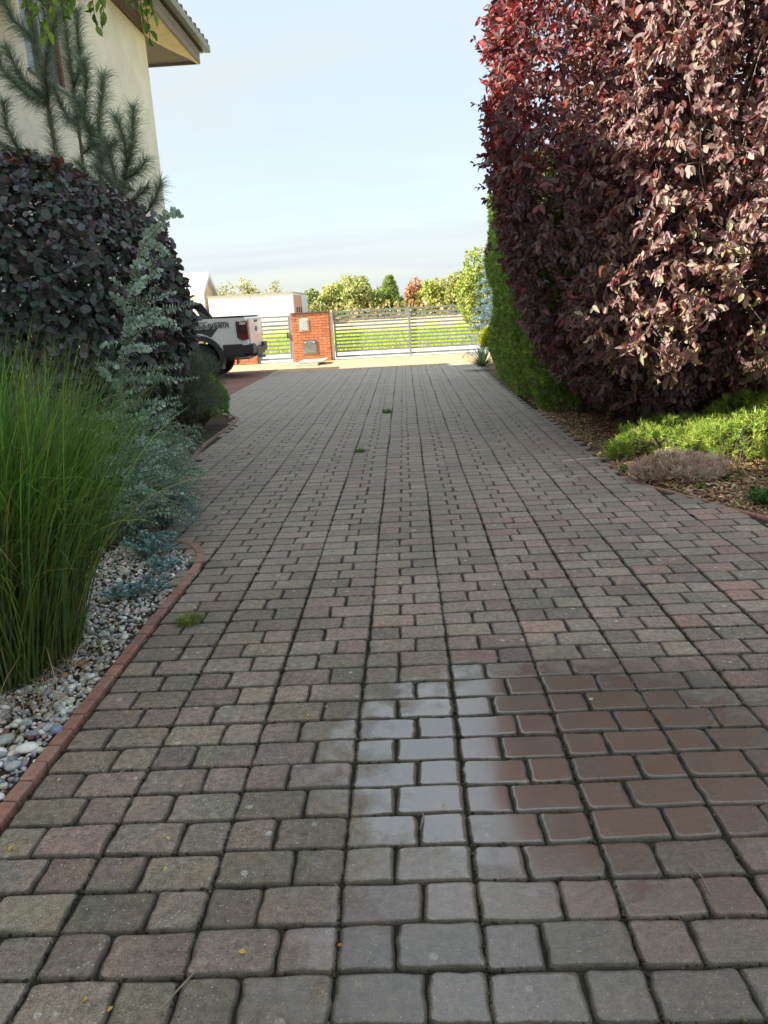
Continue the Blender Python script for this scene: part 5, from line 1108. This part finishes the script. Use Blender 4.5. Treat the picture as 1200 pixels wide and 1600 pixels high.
# side decals: dark wedges and the lettering
M['decal'] = simple('dark_decal', (.045, .05, .06), .45); M['decal2'] = simple('grey_decal', (.33, .37, .42), .45)
def decal(pts, mat, dy):
    bm = bmesh.new(); prism(bm, pts, 'y', YN - dy - .002, YN - dy); return bobj('side_decal', bm, mat, t)
decal([(-5.40, 1.13), (-5.15, 1.26), (-4.55, 1.26), (-4.42, 1.32), (-4.10, 1.32), (-4.25, 1.20), (-4.32, 1.20), (-4.52, .98), (-4.62, 1.03), (-4.75, 1.08), (-5.05, 1.10)], M['decal'], .003)
decal([(-5.40, 1.27), (-5.05, 1.345), (-4.55, 1.345), (-4.66, 1.28), (-5.1, 1.28)], M['decal2'], .003)
decal([(-5.38, 1.05), (-5.18, 1.145), (-4.85, 1.145), (-4.95, 1.115), (-5.20, 1.08)], M['decal2'], .007)
def lettering(nm, off, mat, dy, x0=-4.86, wd=.80):
    cu = D.curves.new(nm, 'FONT'); cu.body = 'RAPTOR'; cu.size = .150; cu.shear = .18; cu.space_character = 1.08; cu.extrude = .001; cu.offset = off
    tmp = D.objects.new('tmp', cu); COL.objects.link(tmp); me = D.meshes.new_from_object(tmp); D.objects.remove(tmp); me.name = nm
    me.materials.clear(); me.materials.append(mat); lo = min(v.co.x for v in me.vertices); hi = max(v.co.x for v in me.vertices); k = wd / (hi - lo)
    for v in me.vertices: v.co.x = (v.co.x - lo) * k; v.co.y *= 1.08
    o = link(nm, me, t, (x0, YN - dy, 1.185)); o.rotation_euler = (math.pi / 2, 0, 0); return o
lettering('lettering_outline', .011, M['paint'], .010, -4.872, .824); lettering('lettering', .003, M['decal'], .013)
# ------------------------------------------------------------------ fallen leaves and twigs on the paving
def fallen(x, y, c, size, label, z=.003):
    V, T = leaf_tpl(.7, .25, -.25); V = V * size; a = random.uniform(0, 6.28); Mx = frames(np.array([[math.cos(a), math.sin(a), .1]]), np.array([[0, 0, 1.]]) + RS.normal(0, .25, (1, 3)))[0]; V = V @ Mx.T; V[:, 2] -= V[:, 2].min()
    o = link('fallen_leaf', npmesh('fallen_leaf', V, T, np.tile(c, (len(V), 1)), M['dry'], True), None, (x, y, z)); tag(o, label, 'leaf', 'fallen leaves on the driveway')
YL = (.62, .44, .09); YP = (.60, .52, .20); RDL = (.40, .10, .05)
for x, y, c, s, lab in [(-1.204, 1.857, YL, .021, 'yellow curled leaf at the left photo edge, low on the paving'), (-.722, 1.761, YP, .013, 'tiny yellow leaf at a paver corner left of centre'), (-.746, 1.887, YP, .014, 'pale yellow leaf tip lying along a joint below the edging end'),
                        (-.44, 1.477, YL, .018, 'yellow leaf on the corner of a reddish paver near the bottom'), (-.716, 1.325, YL, .014, 'yellow leaf at the very bottom, right of its twin'), (-.782, 1.352, YL, .014, 'yellow leaf at the very bottom, left of its twin'),
                        (-.364, 2.628, YP, .019, 'pale yellow leaf standing in a joint left of the wet patch'), (-.427, 2.561, YL, .013, 'small yellow leaf crumb beside the pale standing one'), (-.435, 3.096, YL, .018, 'orange yellow leaf above the dry middle pavers'),
                        (-.609, 2.756, YP, .013, 'light leaf speck in a joint toward the left middle'), (-.918, 4.223, YP, .020, 'yellow leaf level with the curve of the edging'), (-1.138, 3.679, (.55, .42, .2), .022, 'curled tan leaf near the mossy weed'),
                        (-1.209, 2.196, YP, .014, 'little yellow leaf next to the edging bricks'), (-1.12, 3.60, RDL, .018, 'small red leaf next to the mossy weed'), (.625, 2.605, YP, .018, 'cream leaf scrap standing in the wet patch'),
                        (1.297, 4.438, (.6, .05, .05), .022, 'bright red leaf on the right half of the driveway'), (-1.714, 8.131, RDL, .04, 'red leaf lying far up the left side'), (-.225, 1.489, (.5, .2, .05), .014, 'orange leaf scrap in the long joint at the bottom'),
                        (1.966, 5.178, (.6, .58, .52), .028, 'whitish leaf near the right edging'), (.05, 2.0, (.5, .25, .1), .010, 'brown crumb in the joint across the shiny patch')]: fallen(x, y, c, s, lab)
for a_, b_2, lab in [((-.60, 1.33), (-.545, 1.43), 'thin dry twig near the yellow leaves at the bottom'), ((.70, 1.62), (.68, 1.74), 'pale dry stalk lying right of the wet patch'), ((-1.03, 2.18), (-1.00, 2.27), 'short straw lying in a joint beside the edging'), ((.10, 3.42), (.17, 3.36), 'thin twig on the middle pavers above the wet patch'), ((-.02, 1.9), (-.01, 1.99), 'dry stem standing in the joint left of the shiny pavers')]:
    bm = bmesh.new(); tube(bm, [(*a_, .004), ((a_[0] + b_2[0]) / 2 + .006, (a_[1] + b_2[1]) / 2, .011), (*b_2, .005)], [.0012, .0022, .001], 5); o = bobj('dry_twig', bm, M['twig']); tag(o, lab, 'twig', 'dry twigs on the driveway')
